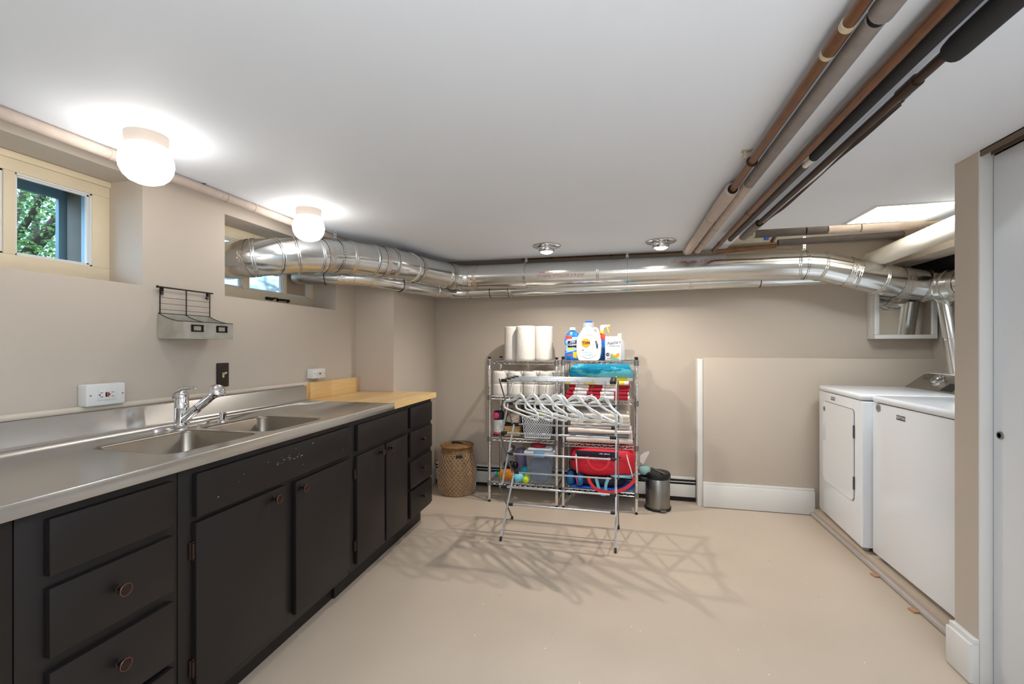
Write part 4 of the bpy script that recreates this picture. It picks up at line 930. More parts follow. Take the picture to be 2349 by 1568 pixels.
# ---- right rack, top shelf
Z0 = ZR[0]
t = thing('stain_remover_bottle', 'blue waisted detergent bottle with a white cap on the right rack top', 'bottle', (-.381, 3.60, Z0), R(4))
def rlathe(prof, n=32, sy=.6, pw=1): 
    b = NB(); lathe(b, prof, n, sx=1, sy=sy); return b
pf = [(0, 0), (.055, 0), (.060, .004), (.062, .03), (.060, .07), (.054, .10), (.056, .115), (.061, .135), (.0625, .16), (.058, .185), (.045, .208), (.028, .224), (.018, .232), (.0175, .236), (0, .236)]
part('bottle', rlathe(pf), 'bluep', t); b = NB(); lathe(b, [(0, .255), (.021, .255), (.0225, .252), (.0225, .234), (.016, .233)], 28); part('cap', b, 'plastic', t)
def curvelabel(t, nm, m, pts, r, sy, z0=0, out=.0008, th=.0005):
    b = NB()
    fr_ = []
    for x, z in pts: fr_.append(b.verts.new((x, -sy * math.sqrt(max(0, r*r - x*x)) - out, z + z0)))
    for tri in tessellate_polygon([[Vector((x, z, 0)) for x, z in pts]]): b.faces.new([fr_[i] for i in tri])
    bmesh.ops.solidify(b, geom=b.faces[:], thickness=-th) if False else None
    return part(nm, b, m, t, smooth=0)
def gridpatch(t, nm, m, x0, x1, zf0, zf1, rf, sy, out, n=10, k=6):
    """label following the bottle: zf0/zf1 bottom and top edge as functions of x, rf(z) the body radius"""
    b = NB(); G = []
    for i in range(n + 1):
        x = x0 + (x1 - x0) * i / n; a, c = zf0(x), zf1(x); row = []
        for j in range(k + 1):
            z = a + (c - a) * j / k; r = rf(z); row.append(b.verts.new((x, -sy * math.sqrt(max(1e-6, r*r - x*x)) - out, z)))
        G.append(row)
    for i in range(n):
        for j in range(k): b.faces.new((G[i][j], G[i+1][j], G[i+1][j+1], G[i][j+1]))
    return part(nm, b, m, t, smooth=60)
def rad(pf):
    def f(z):
        for (r0, z0), (r1, z1) in zip(pf, pf[1:]):
            if z1 > z0 and z0 <= z <= z1: return r0 + (r1 - r0) * (z - z0) / (z1 - z0)
        return pf[-1][0]
    return f
rf = rad(pf)
gridpatch(t, 'pale_swoosh', 'palebl', -.052, .052, lambda x: .070 + .25*x, lambda x: .178 + .12*x, rf, .6, .0006)
gridpatch(t, 'red_flash', 'redp', -.053, -.002, lambda x: .166, lambda x: .192, rf, .6, .0012)
gridpatch(t, 'name_block', 'navy', -.036, .042, lambda x: .098, lambda x: .152 + .1*x, rf, .6, .0012)
gridpatch(t, 'yellow_flash', 'yellow', -.034, .010, lambda x: .083 + .1*x, lambda x: .097 + .1*x, rf, .6, .0018)
gridpatch(t, 'shirt_picture', 'yellow', .006, .036, lambda x: .022 - .3*(x - .006), lambda x: .066, rf, .6, .0012)
gridpatch(t, 'red_strip', 'redp', -.04, -.006, lambda x: .034, lambda x: .044, rf, .6, .0012)
gridpatch(t, 'red_mark', 'redp', .030, .048, lambda x: .066, lambda x: .080, rf, .6, .0014)
text('OXI\nCLEAN', .0215, 'brand_lettering', 'white', t, (.002, -.0395, .131), (R(90), 0, 0), .0008, shear=.2, bold=.0004)
# Tide jug
t = thing('detergent_jug', 'large white laundry detergent jug with an orange round logo', 'bottle', (-.252, 3.60, Z0), R(-2))
out = [(-.068, 0), (-.080, .012), (-.088, .05), (-.092, .10), (-.090, .15), (-.078, .19), (-.058, .220), (-.045, .240), (-.043, .25), (.034, .25), (.036, .232), (.050, .22), (.072, .20), (.088, .165), (.094, .12), (.092, .06), (.084, .015), (.070, 0)]
hole = [(.050, .148), (.066, .150), (.074, .130), (.076, .105), (.070, .088), (.060, .092), (.054, .115)]
b = NB(); lp = [[Vector((x, z, 0)) for x, z in out], [Vector((x, z, 0)) for x, z in hole[::-1]]]; al = out + hole[::-1]
D0, D1 = -.052, .052
FV = [b.verts.new((x, D0, z)) for x, z in al]; BV = [b.verts.new((x, D1, z)) for x, z in al]
for tri in tessellate_polygon(lp): b.faces.new([FV[i] for i in tri]); b.faces.new([BV[i] for i in tri[::-1]])
for st, n in ((0, len(out)), (len(out), len(hole))):
    for i in range(n): j = (i + 1) % n; b.faces.new((FV[st+i], FV[st+j], BV[st+j], BV[st+i]))
eds = [e for e in b.edges if len(e.link_faces) == 2 and e.calc_face_angle(0) > 1.2]
bmesh.ops.bevel(b, geom=eds, offset=.013, segments=3, affect='EDGES', clamp_overlap=True)
part('jug', b, 'plastic', t, smooth=50)
b = NB(); tube(b, smoothpath([(.034, 0, .243), (.052, 0, .246), (.062, 0, .236), (.070, 0, .212), (.080, 0, .180)]), .0095, 10); part('handle', b, 'plastic', t)
b = NB(); lathe(b, [(.041, .247), (.0425, .285), (.040, .290), (.030, .290), (.030, .285), (.028, .25)], 32, (-.004, 0, 0)); part('cap_cup', b, 'clear', t, 'translucent measuring cup cap')
b = NB(); lathe(b, [(0, .250), (.027, .250), (.027, .300), (.024, .303), (0, .303)], 28, (-.004, 0, 0)); part('cap', b, 'bluecap', t, 'blue cap top')
b = NB(); tube(b, [(.076*math.cos(a) - .002, D0 - .0005, .108 + .090*math.sin(a)) for a in [2*PI*i/40 for i in range(40)]], .0016, 6, closed=True); part('label_rim', b, 'plastic', t)
def disc(t, nm, m, x, z, r, y, n=32, sz=1): b = NB(); prism(b, [(x + r*math.cos(2*PI*i/n), z + r*sz*math.sin(2*PI*i/n)) for i in range(n)], y - .0004, y + .0004); return part(nm, b, m, t)
lb = disc(t, 'label', 'white', -.012, .105, .070, D0 - .0008)
disc(t, 'logo_ring', 'orange', -.020, .133, .034, D0 - .0016); disc(t, 'logo_sun', 'yellow', -.020, .133, .026, D0 - .0024); disc(t, 'logo_core', 'orange', -.020, .133, .020, D0 - .003)
text('Tide', .033, 'brand_lettering', 'navy', t, (-.020, D0 - .004, .135), (R(90), R(-6), 0), .0008, shear=.15, bold=.0005)
text('free & gentle', .011, 'small_lettering', 'palebl', t, (-.022, D0 - .0018, .093), (R(90), 0, 0), .0004)
for x0, x1, z0, z1, m in ((-.052, -.046, .073, .081, 'navy'), (-.042, -.035, .073, .081, 'navy'), (-.046, .03, .058, .066, 'palebl'), (-.03, .03, .045, .051, 'palebl'), (-.005, .012, .039, .043, 'palebl')):
    b = NB(); box(b, x0, x1, D0 - .0016, D0 - .001, z0, z1); part('print_line', b, m, lb)
# spray bottle
t = thing('spray_bottle', 'blue spray bottle with a yellow trigger behind the white carton', 'bottle', (-.160, 3.700, Z0), R(5))
pf = [(0, 0), (.040, 0), (.043, .005), (.043, .08), (.038, .12), (.030, .145), (.026, .165), (.026, .19), (.018, .205), (.014, .21), (0, .21)]
part('bottle', rlathe(pf, 28, .65), 'bluep', t)
b = NB(); lathe(b, [(.0268, .160), (.0268, .192), (.019, .206), (.0155, .2065)], 28, sy=.7); part('neck_label', b, 'redp', t, 'red neck label')
b = NB(); lathe(b, [(.017, .208), (.018, .21), (.018, .228), (.013, .232), (0, .232)], 24); part('collar', b, 'yellow', t, 'yellow collar')
b = NB(); prism(b, [(-.012, .230), (.012, .230), (.014, .25), (.030, .262), (.054, .266), (.056, .276), (.030, .279), (-.008, .276), (-.014, .262)], -.010, .010); part('spray_head', b, 'plastic', t)
b = NB(); prism(b, [(.034, .264), (.048, .264), (.052, .240), (.060, .218), (.054, .216), (.044, .236)], -.006, .006); box(b, .048, .064, -.009, .009, .263, .280, .002); part('trigger', b, 'yellow', t, 'yellow trigger')
# carton
t = thing('laundry_soda_tin', 'white laundry powder tin with script lettering on the right rack top', 'box', (-.068, 3.585, Z0), R(-2))
b = NB(); box(b, -.060, .060, -.032, .032, 0, .178, .004); part('tin', b, 'plastic', t); b = NB(); box(b, -.061, .061, -.033, .033, .168, .183, .003); part('lid', b, 'plastic', t)
text("Nellie's", .034, 'brand_lettering', 'navy', t, (.004, -.0328, .134), (R(90), R(-8), 0), .0004, shear=.35)
text('LAUNDRY SODA', .011, 'small_lettering', 'greyink', t, (.010, -.0328, .110), (R(90), 0, 0), .0003)
b = NB(); prism(b, [(-.012, .046), (.006, .058), (.022, .050), (.044, .058), (.044, .034), (.026, .018), (.004, .024)], -.0332, -.0322); part('basket_picture', b, 'orange', t)
b = NB(); prism(b, [(-.004, .046), (.008, .060), (.022, .052), (.020, .040)], -.0337, -.0330); part('linen_picture', b, 'white', t)
b = NB(); prism(b, [(-.018, .004), (.030, .004), (.05, .008), (.014, .022), (-.004, .040), (-.016, .056), (-.02, .03)], -.0330, -.0322); part('green_picture', b, 'greenp', t)
disc(t, 'round_seal', 'navy', -.040, .046, .013, -.0328)
text('100', .010, 'seal_lettering', 'white', t, (-.040, -.0336, .046), (R(90), 0, 0), .0003)
for x in (-.043, -.030): b = NB(); box(b, x, x + .008, -.0330, -.0322, .010, .018); part('print_line', b, 'redp', t)
t = thing('clear_bottle', 'empty clear plastic bottle behind the white tin', 'bottle', (-.028, 3.735, Z0))
b = NB(); lathe(b, [(0, 0), (.045, 0), (.048, .006), (.048, .12), (.044, .145), (.02, .17), (.014, .18), (.014, .195), (0, .195)], 28); part('bottle', b, 'clear', t)
b = NB(); prism(b, [(-.03, .165), (-.006, .172), (.018, .172), (.020, .210), (-.004, .210), (-.012, .190)], -.012, .012); part('spout', b, 'plastic', t)
# ---- folded cloths
def folded(nm, label, cat, mt, x0, x1, y0, y1, z, h, group, seed, sag=.004, layers=1, rz=0, edge=None, tp=0):
    cx = (x0 + x1) / 2; t = thing(nm, label, cat, (cx, (y0 + y1) / 2, z), rz, group); hx = (x1 - x0) / 2; hy = (y1 - y0) / 2
    b = NB(); prof = []; n = 8; r = h / 2
    for k in range(n + 1): a = -PI/2 - PI * k / n; ry_ = min(r * .8, .017); prof.append((-hy + ry_ + math.cos(a) * ry_, r + math.copysign(abs(math.sin(a)) ** .75, math.sin(a)) * r))
    for k in range(1, 6): prof.append((-hy + r + (2*hy - 2*r) * k / 6, h))
    for k in range(n + 1): a = PI/2 - PI * k / n; prof.append((hy - r + math.cos(a) * r, r + math.sin(a) * r))
    for k in range(1, 6): prof.append((hy - r - (2*hy - 2*r) * k / 6, 0))
    nx = 26; prev = None
    for i in range(nx + 1):
        u = -1 + 2 * i / nx; e = 1 - max(0, abs(u) - .94) / .06 * .16; ring = []
        for (y, zz) in prof:
            p = Vector((u * hx, y, zz)); d = noise.noise(Vector((p.x * 9 + seed, p.y * 9, p.z * 30 + seed)))
            f = (zz - r) * e + r; zt = f + (d * .006 + sag * math.sin(u * 2.2 + seed)) * (zz / h) ; zt = max(0.0005, zt)
            ring.append(b.verts.new((p.x * (1 - tp * (zz / h) ** 1.5) + .004 * d * (abs(u) > .9), y + .006 * noise.noise(Vector((p.x * 14, seed, zz * 25))), zt)))
        if prev:
            for k in range(len(prof)): b.faces.new((prev[k], prev[(k+1) % len(prof)], ring[(k+1) % len(prof)], ring[k]))
            prev = ring
        else: b.faces.new(ring[::-1]); prev = ring
    b.faces.new(prev); part('cloth', b, mt, t, smooth=60)
    if layers > 1:   # darker fold lines between layers at the front
        for l in range(1, layers):
            zl = h * l / layers; b = NB()
            tube(b, [(u * hx * .985, -hy - .0005 + .004 * math.sin(u*7 + l) + abs(l/layers - .5) * r * .9, zl + sag * .5 * math.sin(u * 2.2 + seed)) for u in [-1 + k / 10 for k in range(21)]], .0016, 5)
            part('fold_line', b, edge or mt, t)
    return t
G = 'folded towels on the right rack'; z = ZR[1]; RXa, RXb = -.425, .070
folded('folded_towel', 'lowest red and white striped towel of the stack on the right rack', 'towel', 'towelr', -.425, .050, 3.535, 3.80, z, .032, G, 1, 0)
folded('folded_towel', 'second red and white striped towel from the bottom', 'towel', 'towelr', -.420, .045, 3.538, 3.80, z + .032, .032, G, 2, 0)
folded('folded_towel', 'third red and white striped towel from the bottom', 'towel', 'towelr', -.400, .050, 3.535, 3.80, z + .064, .026, G, 3, 0)
folded('folded_towel', 'topmost red and white striped towel, under the yellow ones', 'towel', 'towelr', -.400, .060, 3.537, 3.80, z + .090, .022, G, 4, 0)
folded('folded_towel', 'lower yellow and white striped towel on the right rack', 'towel', 'towely', -.430, .045, 3.525, 3.80, z + .112, .031, G, 5, .002)
folded('folded_towel', 'upper yellow and white striped towel, just under the turquoise one', 'towel', 'towely', -.415, .075, 3.545, 3.80, z + .143, .029, G, 6, .0)
folded('folded_towel', 'bulky turquoise tie-dyed towel on top of the stack', 'towel', 'towelblue', -.405, .080, 3.535, 3.80, z + .172, .100, G, 7, .004, 1, 0, None, .13)
G = 'folded linens on the right rack'; z = ZR[2]
for i, (a, c, h, mt, lab) in enumerate(((-.425, .075, .048, 'creamp', 'thick cream cloth at the very bottom of the linen stack'), (-.405, .045, .026, 'greycl', 'dark grey folded cloth low in the linen stack'), (-.41, .070, .034, 'creamp', 'pinkish cream cloth above the dark grey one'),
        (-.385, .050, .026, 'ltgrey', 'light grey knitted cloth in the middle of the linen stack'), (-.39, .055, .026, 'cream', 'cream waffle cloth above the light grey one'), (-.385, .050, .026, 'cream', 'second cream waffle cloth from the top'), (-.395, .050, .034, 'cream', 'thick cream cloth on top of the linen stack'))):
    folded('folded_cloth', lab, 'cloth', mt, a, c, 3.54 - .003 * (i % 3), 3.79, z, h, G, 20 + i, .003); z += h
z = z + .003
b = NB(); G_ = []
for i in range(13):
    row = []
    for j in range(9):
        u = -1 + i / 6; v = -1 + j / 4; row.append(b.verts.new((u * .19, v * .11, .036 * max(0, 1 - abs(u) ** 3) * max(0, 1 - abs(v) ** 3) + .003 * noise.noise(Vector((u * 3, v * 3, 1))))))
    G_.append(row)
for i in range(12):
    for j in range(8): b.faces.new((G_[i][j], G_[i+1][j], G_[i+1][j+1], G_[i][j+1]))
solo('plastic_bag', b, 'bag', 'clear plastic zip bag lying on top of the linen stack', 'bag', (-.16, 3.67, z + .002))
# ---- left rack third shelf
z = ZL[2]
t = thing('white_canister', 'white canister with a black rim and pink inside, left end of the rack', 'canister', (-.985, 3.62, z))
b = NB(); lathe(b, [(0, .012), (.040, .012), (.0425, .018), (.0425, .125), (.040, .128), (0, .128)], 32); part('body', b, 'plastic', t)
b = NB(); lathe(b, [(0, 0), (.046, 0), (.046, .008), (.0425, .012), (0, .012)], 32); part('foot_ring', b, 'blackpl', t)
b = NB(); lathe(b, [(.0428, .014), (.0434, .016), (.0434, .026), (.0428, .028)], 32); part('pink_band', b, 'pink', t, 'pink band')
b = NB(); lathe(b, [(.0425, .128), (.0432, .138), (.042, .185), (.036, .195), (.030, .195), (.030, .15)], 32)
part('rim', b, 'blackpl', t); b = NB(); tube(b, [(-.012, -.020, .172), (-.012, -.0475, .163), (-.012, -.052, .163)], [.018, .026, .022], 24); part('mouth', b, 'pink', t, 'pink round mouth')
b = NB()
for k in range(5): tube(b, [(.05 * (1 - .05*k) * math.cos(a) + .002*k, .04 * math.sin(a) * (1 - .05*k), .012 + k*.012 + .006*math.sin(2*a + k)) for a in [2*PI*i/28 for i in range(28)]], .0085, 8, closed=True)
CO = solo('rope_coil', b, 'cord', 'coil of thick white cord on top of the little wicker basket', 'rope', (-.865, 3.615, z + .105), 0)
t = thing('wicker_basket', 'small pale wicker basket under the white cord', 'basket', (-.865, 3.625, z)); random.seed(12)
b = NB(); box(b, -.060, .060, -.045, .045, .0, .080, .004); part('core', b, 'wicker', t)
b = NB()
for r_ in range(7):
    for c_ in range(8):
        if (r_ + c_) % 2: ball(b, (-.056 + c_ * .016, -.046, .009 + r_ * .0115), .0135, .004, .0055, 8, 6)
    for c_ in range(5):
        if (r_ + c_) % 2: ball(b, (-.061, -.038 + c_ * .018, .009 + r_ * .0115), .004, .0135, .0055, 8, 6); ball(b, (.061, -.038 + c_ * .018, .009 + r_ * .0115), .004, .0135, .0055, 8, 6)
part('weave', b, 'wicker', t, kind='stuff')
b = NB(); box(b, -.062, .062, -.046, .046, .081, .100, .004); part('lid', b, 'blackpl', t, 'black lid')
t = thing('lattice_basket', 'white lattice basket with grey lining on the left rack', 'basket', (-.650, 3.615, z))
def taper(b, w0, d0, w1, d1, z0, z1):
    q = [b.verts.new(v) for v in ((-w0, -d0, z0), (w0, -d0, z0), (w0, d0, z0), (-w0, d0, z0), (-w1, -d1, z1), (w1, -d1, z1), (w1, d1, z1), (-w1, d1, z1))]
    for f in ((0, 3, 2, 1), (0, 1, 5, 4), (1, 2, 6, 5), (2, 3, 7, 6), (3, 0, 4, 7)): b.faces.new([q[i] for i in f])
H = .175; b = NB(); taper(b, .100, .070, .122, .085, .004, H); bmesh.ops.solidify(b, geom=b.faces[:], thickness=.002); part('lining', b, 'latin', t)
b = NB(); st = .0185
def fp(u, zz): k = zz / H; wq = .100 + .022*k; return Vector((u * wq, -(.070 + .015*k) - .0018, zz))
n = 26
for s in (-1, 1):
    for i in range(-10, n):
        u0 = -1 + i * 2 / 12; pts = []
        for k in range(9):
            zz = .004 + (H - .004) * k / 8; u = u0 * s + s * k * .145
            if -1 <= u <= 1: pts.append(fp(u, zz))
        if len(pts) > 1: tube(b, pts, .0027, 5)
for zz in (.004, H): tube(b, [fp(-1, zz), fp(1, zz)], .004, 6)
for u in (-1, 1): tube(b, [fp(u, .004), fp(u, H)], .003, 6)
for s in (-1, 1): 
    for k in range(10): zz = .01 + k * .017; q = .100 + .022*zz/H; cyl(b, (s*(q + .001), -.07, zz), (s*(q + .001), .07, zz), .0018, 5)
part('lattice', b, 'lattw', t)
b = NB(); ball(b, (0, 0, 0), .055, .05, .035); 
for v in b.verts: v.co += Vector((.01, .01, .01)) * noise.noise(v.co * 30)
solo('yellow_pouch', b, 'lime', 'yellow green pouch poking out of the lattice basket', 'pouch', (-.62, 3.615, z + .165))
b = NB(); box(b, -.075, .075, -.035, .035, 0, .30, .004); solo('brown_box', b, mat('dark_brown_card', '#4a3a30', .8, var=.1), 'dark brown box at the back of the left rack', 'box', (-.75, 3.76, z))
b = NB(); lathe(b, [(0, 0), (.024, 0), (.026, .01), (.026, .18), (.012, .21), (.012, .24), (0, .24)], 20); solo('blue_bottle', b, 'navycl', 'dark navy bottle at the right end behind the lattice basket', 'bottle', (-.535, 3.745, z))
b = NB(); box(b, -.03, .03, -.03, .03, 0, .20, .006); solo('spray_can', b, mat('orange_brown', '#8a5a32', .6), 'orange brown packet behind the white canister', 'packet', (-.93, 3.74, z))
# ---- left rack bottom shelf
z = ZL[3]
t = thing('clear_tub', 'clear plastic tub with a blue latched lid on the bottom shelf', 'tub', (-.632, 3.620, z))
b = NB(); taper(b, .088, .075, .108, .092, .002, .225); bmesh.ops.solidify(b, geom=b.faces[:], thickness=.0018); part('tub', b, 'cleartub', t)
b = NB(); box(b, -.124, .124, -.104, .104, .226, .250, .008, 3); box(b, -.100, .100, -.085, .085, .250, .272, .014, 3); part('lid', b, 'lid', t)
b = NB(); box(b, -.042, .042, -.112, -.100, .208, .256, .004); part('latch', b, 'bluel', t, 'blue latch')
b = NB(); blob(b, (0, 0, .085), .084, .068, .082, 4.5, .022, 31, 40, 24, 16)
solo('stuffed_bag', b, 'insidetub', 'crumpled grey blue contents inside the clear tub', 'bag', (-.632, 3.620, z + .008))
b = NB()
for k in range(2): tube(b, [(.052 * math.cos(a), .040 * math.sin(a), .008 + k * .013) for a in [2*PI*i/30 for i in range(30)]], [.0085 + .0012 * (i % 2) for i in range(30)], 8, closed=True)
solo('red_coil', b, mat('red_cord', '#a31f2b', .5), 'coiled red leash on top of the clear tub', 'leash', (-.652, 3.600, z + .273))
b = NB(); lathe(b, [(0, 0), (.044, 0), (.048, .006), (.048, .20), (.040, .225), (.020, .235), (0, .235)], 28); solo('purple_jar', b, 'purple', 'tall purple tinted jar beside the clear tub', 'jar', (-.815, 3.70, z))
b = NB()
G_ = [[b.verts.new((-.10 + .02*i + .006*math.sin(j), .012*math.sin(i*.8 + j*.5) - .02 + .0025*j, .035*j + .004*math.cos(i*2))) for j in range(9)] for i in range(11)]
for i in range(10):
    for j in range(8): b.faces.new((G_[i][j], G_[i+1][j], G_[i+1][j+1], G_[i][j+1]))
solo('plastic_bag', b, 'bag', 'tall clear plastic bag standing behind the dog toys', 'bag', (-.905, 3.74, z), -.2)
b = NB(); ball(b, (0, 0, 0), .035, .03, .03, 14, 10)
for v in b.verts: v.co += Vector((.02, .015, .02)) * noise.noise(v.co * 40)
solo('foil_packet', b, 'foilbag', 'crumpled silver foil packet hanging in the clear bag', 'packet', (-.885, 3.65, z + .235))
b = NB(); ball(b, (-.026, 0, 0), .034, .032, .036, 20, 14); ball(b, (.008, 0, .004), .026, .026, .028, 20, 14); ball(b, (.038, 0, 0), .026, .026, .028, 20, 14); solo('rubber_toy', b, 'blackrub', 'glossy black knobbly rubber dog toy above the orange one', 'dog toy', (-.880, 3.60, z + .115))
t = thing('lattice_toy', 'orange lattice rubber toy with a green tip', 'dog toy', (-.900, 3.565, z + .045)); b = NB()
ball(b, (0, 0, 0), .062, .036, .040, 20, 12); part('core', b, mat('dark_orange_core', '#8a4d12', .6), t); b = NB()  # core is a darker orange than the lattice round it
for s in (-1, 1):
    for i in range(12):
        tube(b, [(.066 * math.cos(a), .0385 * math.sin(a) * math.cos(s*a*1.6 + i*PI/6), .0425 * math.sin(a) * math.sin(s*a*1.6 + i*PI/6)) for a in [.15 + 2.84*k/14 for k in range(15)]], .0038, 6)
part('lattice', b, 'orangerub', t); b = NB(); ball(b, (-.070, 0, -.004), .018, .016, .018, 12, 8); ball(b, (-.08, 0, .008), .012, .008, .010, 10, 6); ball(b, (-.08, 0, -.014), .012, .008, .010, 10, 6); part('green_tip', b, 'greenrub', t, 'green tip')
b = NB(); tube(b, [(-.045, 0, 0), (-.03, 0, 0), (-.02, 0, 0), (.0, 0, 0), (.01, 0, 0), (.05, 0, 0)], [.018, .020, .016, .021, .018, .020], 18); solo('blue_bottle_toy', b, mat('blue_rubber', '#4f8fc9', .4), 'blue ribbed toy lying at the left end of the bottom shelf', 'dog toy', (-.975, 3.62, z + .028))
t = thing('treat_toy', 'light blue hollow rubber treat toy at the front of the bottom shelf', 'dog toy', (-.800, 3.530, z + .036)); b = NB()
tube(b, [(-.030, -.016, -.012), (-.026, -.014, -.010), (0, 0, 0), (.028, .012, .012), (.036, .016, .016)], [.026, .032, .038, .030, .012], 24); part('shell', b, 'sky', t, smooth=70)
b = NB(); q = Vector((-.0305, -.0165, -.0125)); cyl(b, q, q - Vector((.8, .45, .35)).normalized() * .001, .014, 20); part('opening', b, mat('toy_inside', '#1f6f8c', .5), t, 'dark blue opening')
b = NB(); ball(b, (0, 0, 0), .042, .034, .030, 20, 12); 
for v in b.verts: v.co.x, v.co.z = v.co.x * .8 - v.co.z * .5, v.co.z * .9 + v.co.x * .5
solo('treat_toy', b, 'teal', 'teal rubber toy leaning behind the light blue one', 'dog toy', (-.762, 3.600, z + .078))
b = NB(); ball(b, (0, 0, 0), .027); solo('green_ball', b, 'lime', 'small lime green ball at the shelf edge beside the tub', 'ball', (-.738, 3.508, z + .0275))
b = NB(); ball(b, (0, 0, 0), .030, .024, .030); solo('green_ball', b, 'lime', 'second lime green ball, tucked behind the first', 'ball', (-.742, 3.575, z + .032))
# ---- right rack bottom shelf: red duffel and bags below
z = ZR[3]
b = NB(); blob(b, (0, 0, .040), .215, .13, .040, 3, .014, 3); solo('navy_bag', b, 'navycl', 'navy nylon bag squashed under the red duffel', 'bag', (-.18, 3.66, z + .014), -.04)
b = NB(); blob(b, (0, 0, .055), .040, .10, .055, 2.6, .01, 8); solo('blue_bag', b, 'bluecl', 'blue bag bulging at the left end under the red duffel', 'bag', (-.395, 3.63, z + .002))
b = NB(); blob(b, (0, 0, .045), .030, .10, .045, 2.6, .01, 12); solo('blue_bag', b, 'bluecl', 'second blue bag beside the first, under the red duffel', 'bag', (-.318, 3.585, z + .012))
b = NB(); blob(b, (0, 0, .007), .255, .14, .006, 4, .003, 2); solo('blue_cloth', b, 'brightblue', 'bright blue cloth spread flat on the bottom shelf', 'cloth', (-.165, 3.655, z + .0))
b = NB(); blob(b, (0, 0, .012), .09, .07, .012, 3, .01, 5); solo('light_blue_bag', b, 'ltblue', 'light blue cloth bag edge sticking out below the duffel', 'bag', (-.01, 3.58, z + .095), .1)
t = thing('duffel_bag', 'big red duffel bag with navy panel and hanging handle straps', 'bag', (-.145, 3.655, z + .088)); b = NB()
blob(b, (0, 0, .117), .262, .145, .115, 3.4, .014, 1, 48, 26, 5); part('bag_body', b, 'red', t, smooth=80)
b = NB(); box(b, -.205, .115, -.1475, -.128, .158, .200, .006, 2); part('navy_panel', b, 'navycl', t, 'navy top panel')
for x, k in ((-.20, .2), (.175, 1)):
    b = NB(); tube(b, smoothpath([(x, -.140, .19), (x + .012*k, -.151, .14), (x + .03*k, -.152, .08), (x + .042*k, -.142, .03)], 4), .0042, 8); part('white_piping', b, 'white', t, 'white piping')
def ribbon(t, nm, m, pts, w, lab=None, thick=.0022):
    b = NB(); pts = smoothpath(pts, 5); prev = None
    for i, p in enumerate(pts):
        tn = (pts[min(i+1, len(pts)-1)] - pts[max(i-1, 0)]).normalized(); s = tn.cross(Vector((0, -1, 0))).normalized()
        ring = [b.verts.new(p + s * w/2 * a + Vector((0, c, 0))) for a, c in ((-1, 0), (1, 0), (1, -thick), (-1, -thick))]
        if prev:
            for k in range(4): b.faces.new((prev[k], prev[(k+1) % 4], ring[(k+1) % 4], ring[k]))
        else: b.faces.new(ring)
        prev = ring
    b.faces.new(prev[::-1]); return part(nm, b, m, t, lab)
t_ = thing('webbing_strap', 'light blue webbing strap dangling over the front of the bottom shelf', 'strap', (-.15, 3.505, z + .03))
ribbon(t_, 'webbing', 'ltblue', [(-.045, .0, .07), (-.035, -.004, .03), (-.012, -.006, -.045), (.012, -.006, -.058), (.026, -.006, -.045), (.03, -.004, .02), (.05, .0, .072)], .022)
ribbon(t, 'handle_strap', 'redlt', [(-.115, -.152, .165), (-.10, -.160, .115), (-.065, -.165, .080), (-.03, -.166, .070), (.005, -.165, .080), (.04, -.160, .115), (.045, -.152, .165)], .017, 'red handle loop')
ribbon(t, 'shoulder_strap', 'redlt', [(-.105, -.150, .005), (-.09, -.160, -.035), (-.045, -.166, -.075), (.03, -.168, -.092), (.11, -.166, -.080), (.18, -.162, -.045), (.225, -.156, .0), (.23, -.150, .03)], .024, 'red shoulder strap')
b = NB(); tube(b, smoothpath([(-.205, -.148, .012), (-.195, -.156, -.02), (-.188, -.158, -.055)], 4), [.004] * 8 + [.003], 6) if False else tube(b, smoothpath([(-.205, -.148, .012), (-.195, -.156, -.02), (-.188, -.158, -.055)], 4), .004, 6); part('zip_cord', b, 'redlt', t)
b = NB(); box(b, -.030, .058, -.152, -.146, .180, .196, .001); part('woven_label', b, 'navy', t, 'small dark woven label'); lb = b
b = NB(); random.seed(8)
for k in range(11): 
    if k == 4: continue
    box(b, -.025 + k*.0072, -.0205 + k*.0072, -.1526, -.1520, .184, .184 + random.choice((.006, .008, .008)))
part('label_stitching', b, 'white', t)
b = NB(); box(b, -.004, .018, -.151, -.146, .150, .182, .001); part('label_tab', b, 'navycl', t, 'navy tab')
for x, zz, s in ((.115, .165, 1), (-.225, .13, .9)):
    b = NB()
    for a in range(0, 360, 36): 
        d = Vector((math.cos(R(a)), 0, math.sin(R(a)))) * .022 * s; p_ = Vector((x, -.1475 if x > 0 else -.135, zz)); e_ = d.cross(Vector((0, 1, 0))) * .18
        vs = [b.verts.new(p_ + e_), b.verts.new(p_ + d), b.verts.new(p_ - e_), b.verts.new(p_ + Vector((0, .006, 0)))]; b.faces.new(vs[:3]); b.faces.new((vs[0], vs[2], vs[3]))
    part('palm_print', b, 'navycl', t, 'dark palm leaf print')
b = NB(); tube(b, smoothpath([(-.175, -.150, .025), (-.185, -.153, .09), (-.17, -.150, .150), (-.05, -.150, .156), (.10, -.150, .156), (.165, -.149, .148), (.185, -.153, .09), (.19, -.148, .028)], 5), .0022, 6); part('pocket_seam', b, 'redlt', t)
b = NB(); blob(b, (0, 0, 0), .045, .05, .035, 2.4, .02, 4); solo('aqua_cloth', b, 'aqua', 'aqua cloth bulging out past the right post of the rack', 'cloth', (.168, 3.68, z + .135))
b = NB(); prism(b, [(-.02, -.03), (.005, -.045), (.05, .045), (.045, .055), (.018, .045), (-.018, .02)], -.006, .006); solo('white_packet', b, 'plastic', 'white pointed packet sticking out at the right end of the duffel', 'packet', (.150, 3.655, z + .225))
b = NB(); blob(b, (0, 0, 0), .05, .05, .018, 2.6, .01, 6); solo('black_pouch', b, 'blackpl', 'black pouch hanging out beside the pedal bin', 'pouch', (.165, 3.66, z + .075))

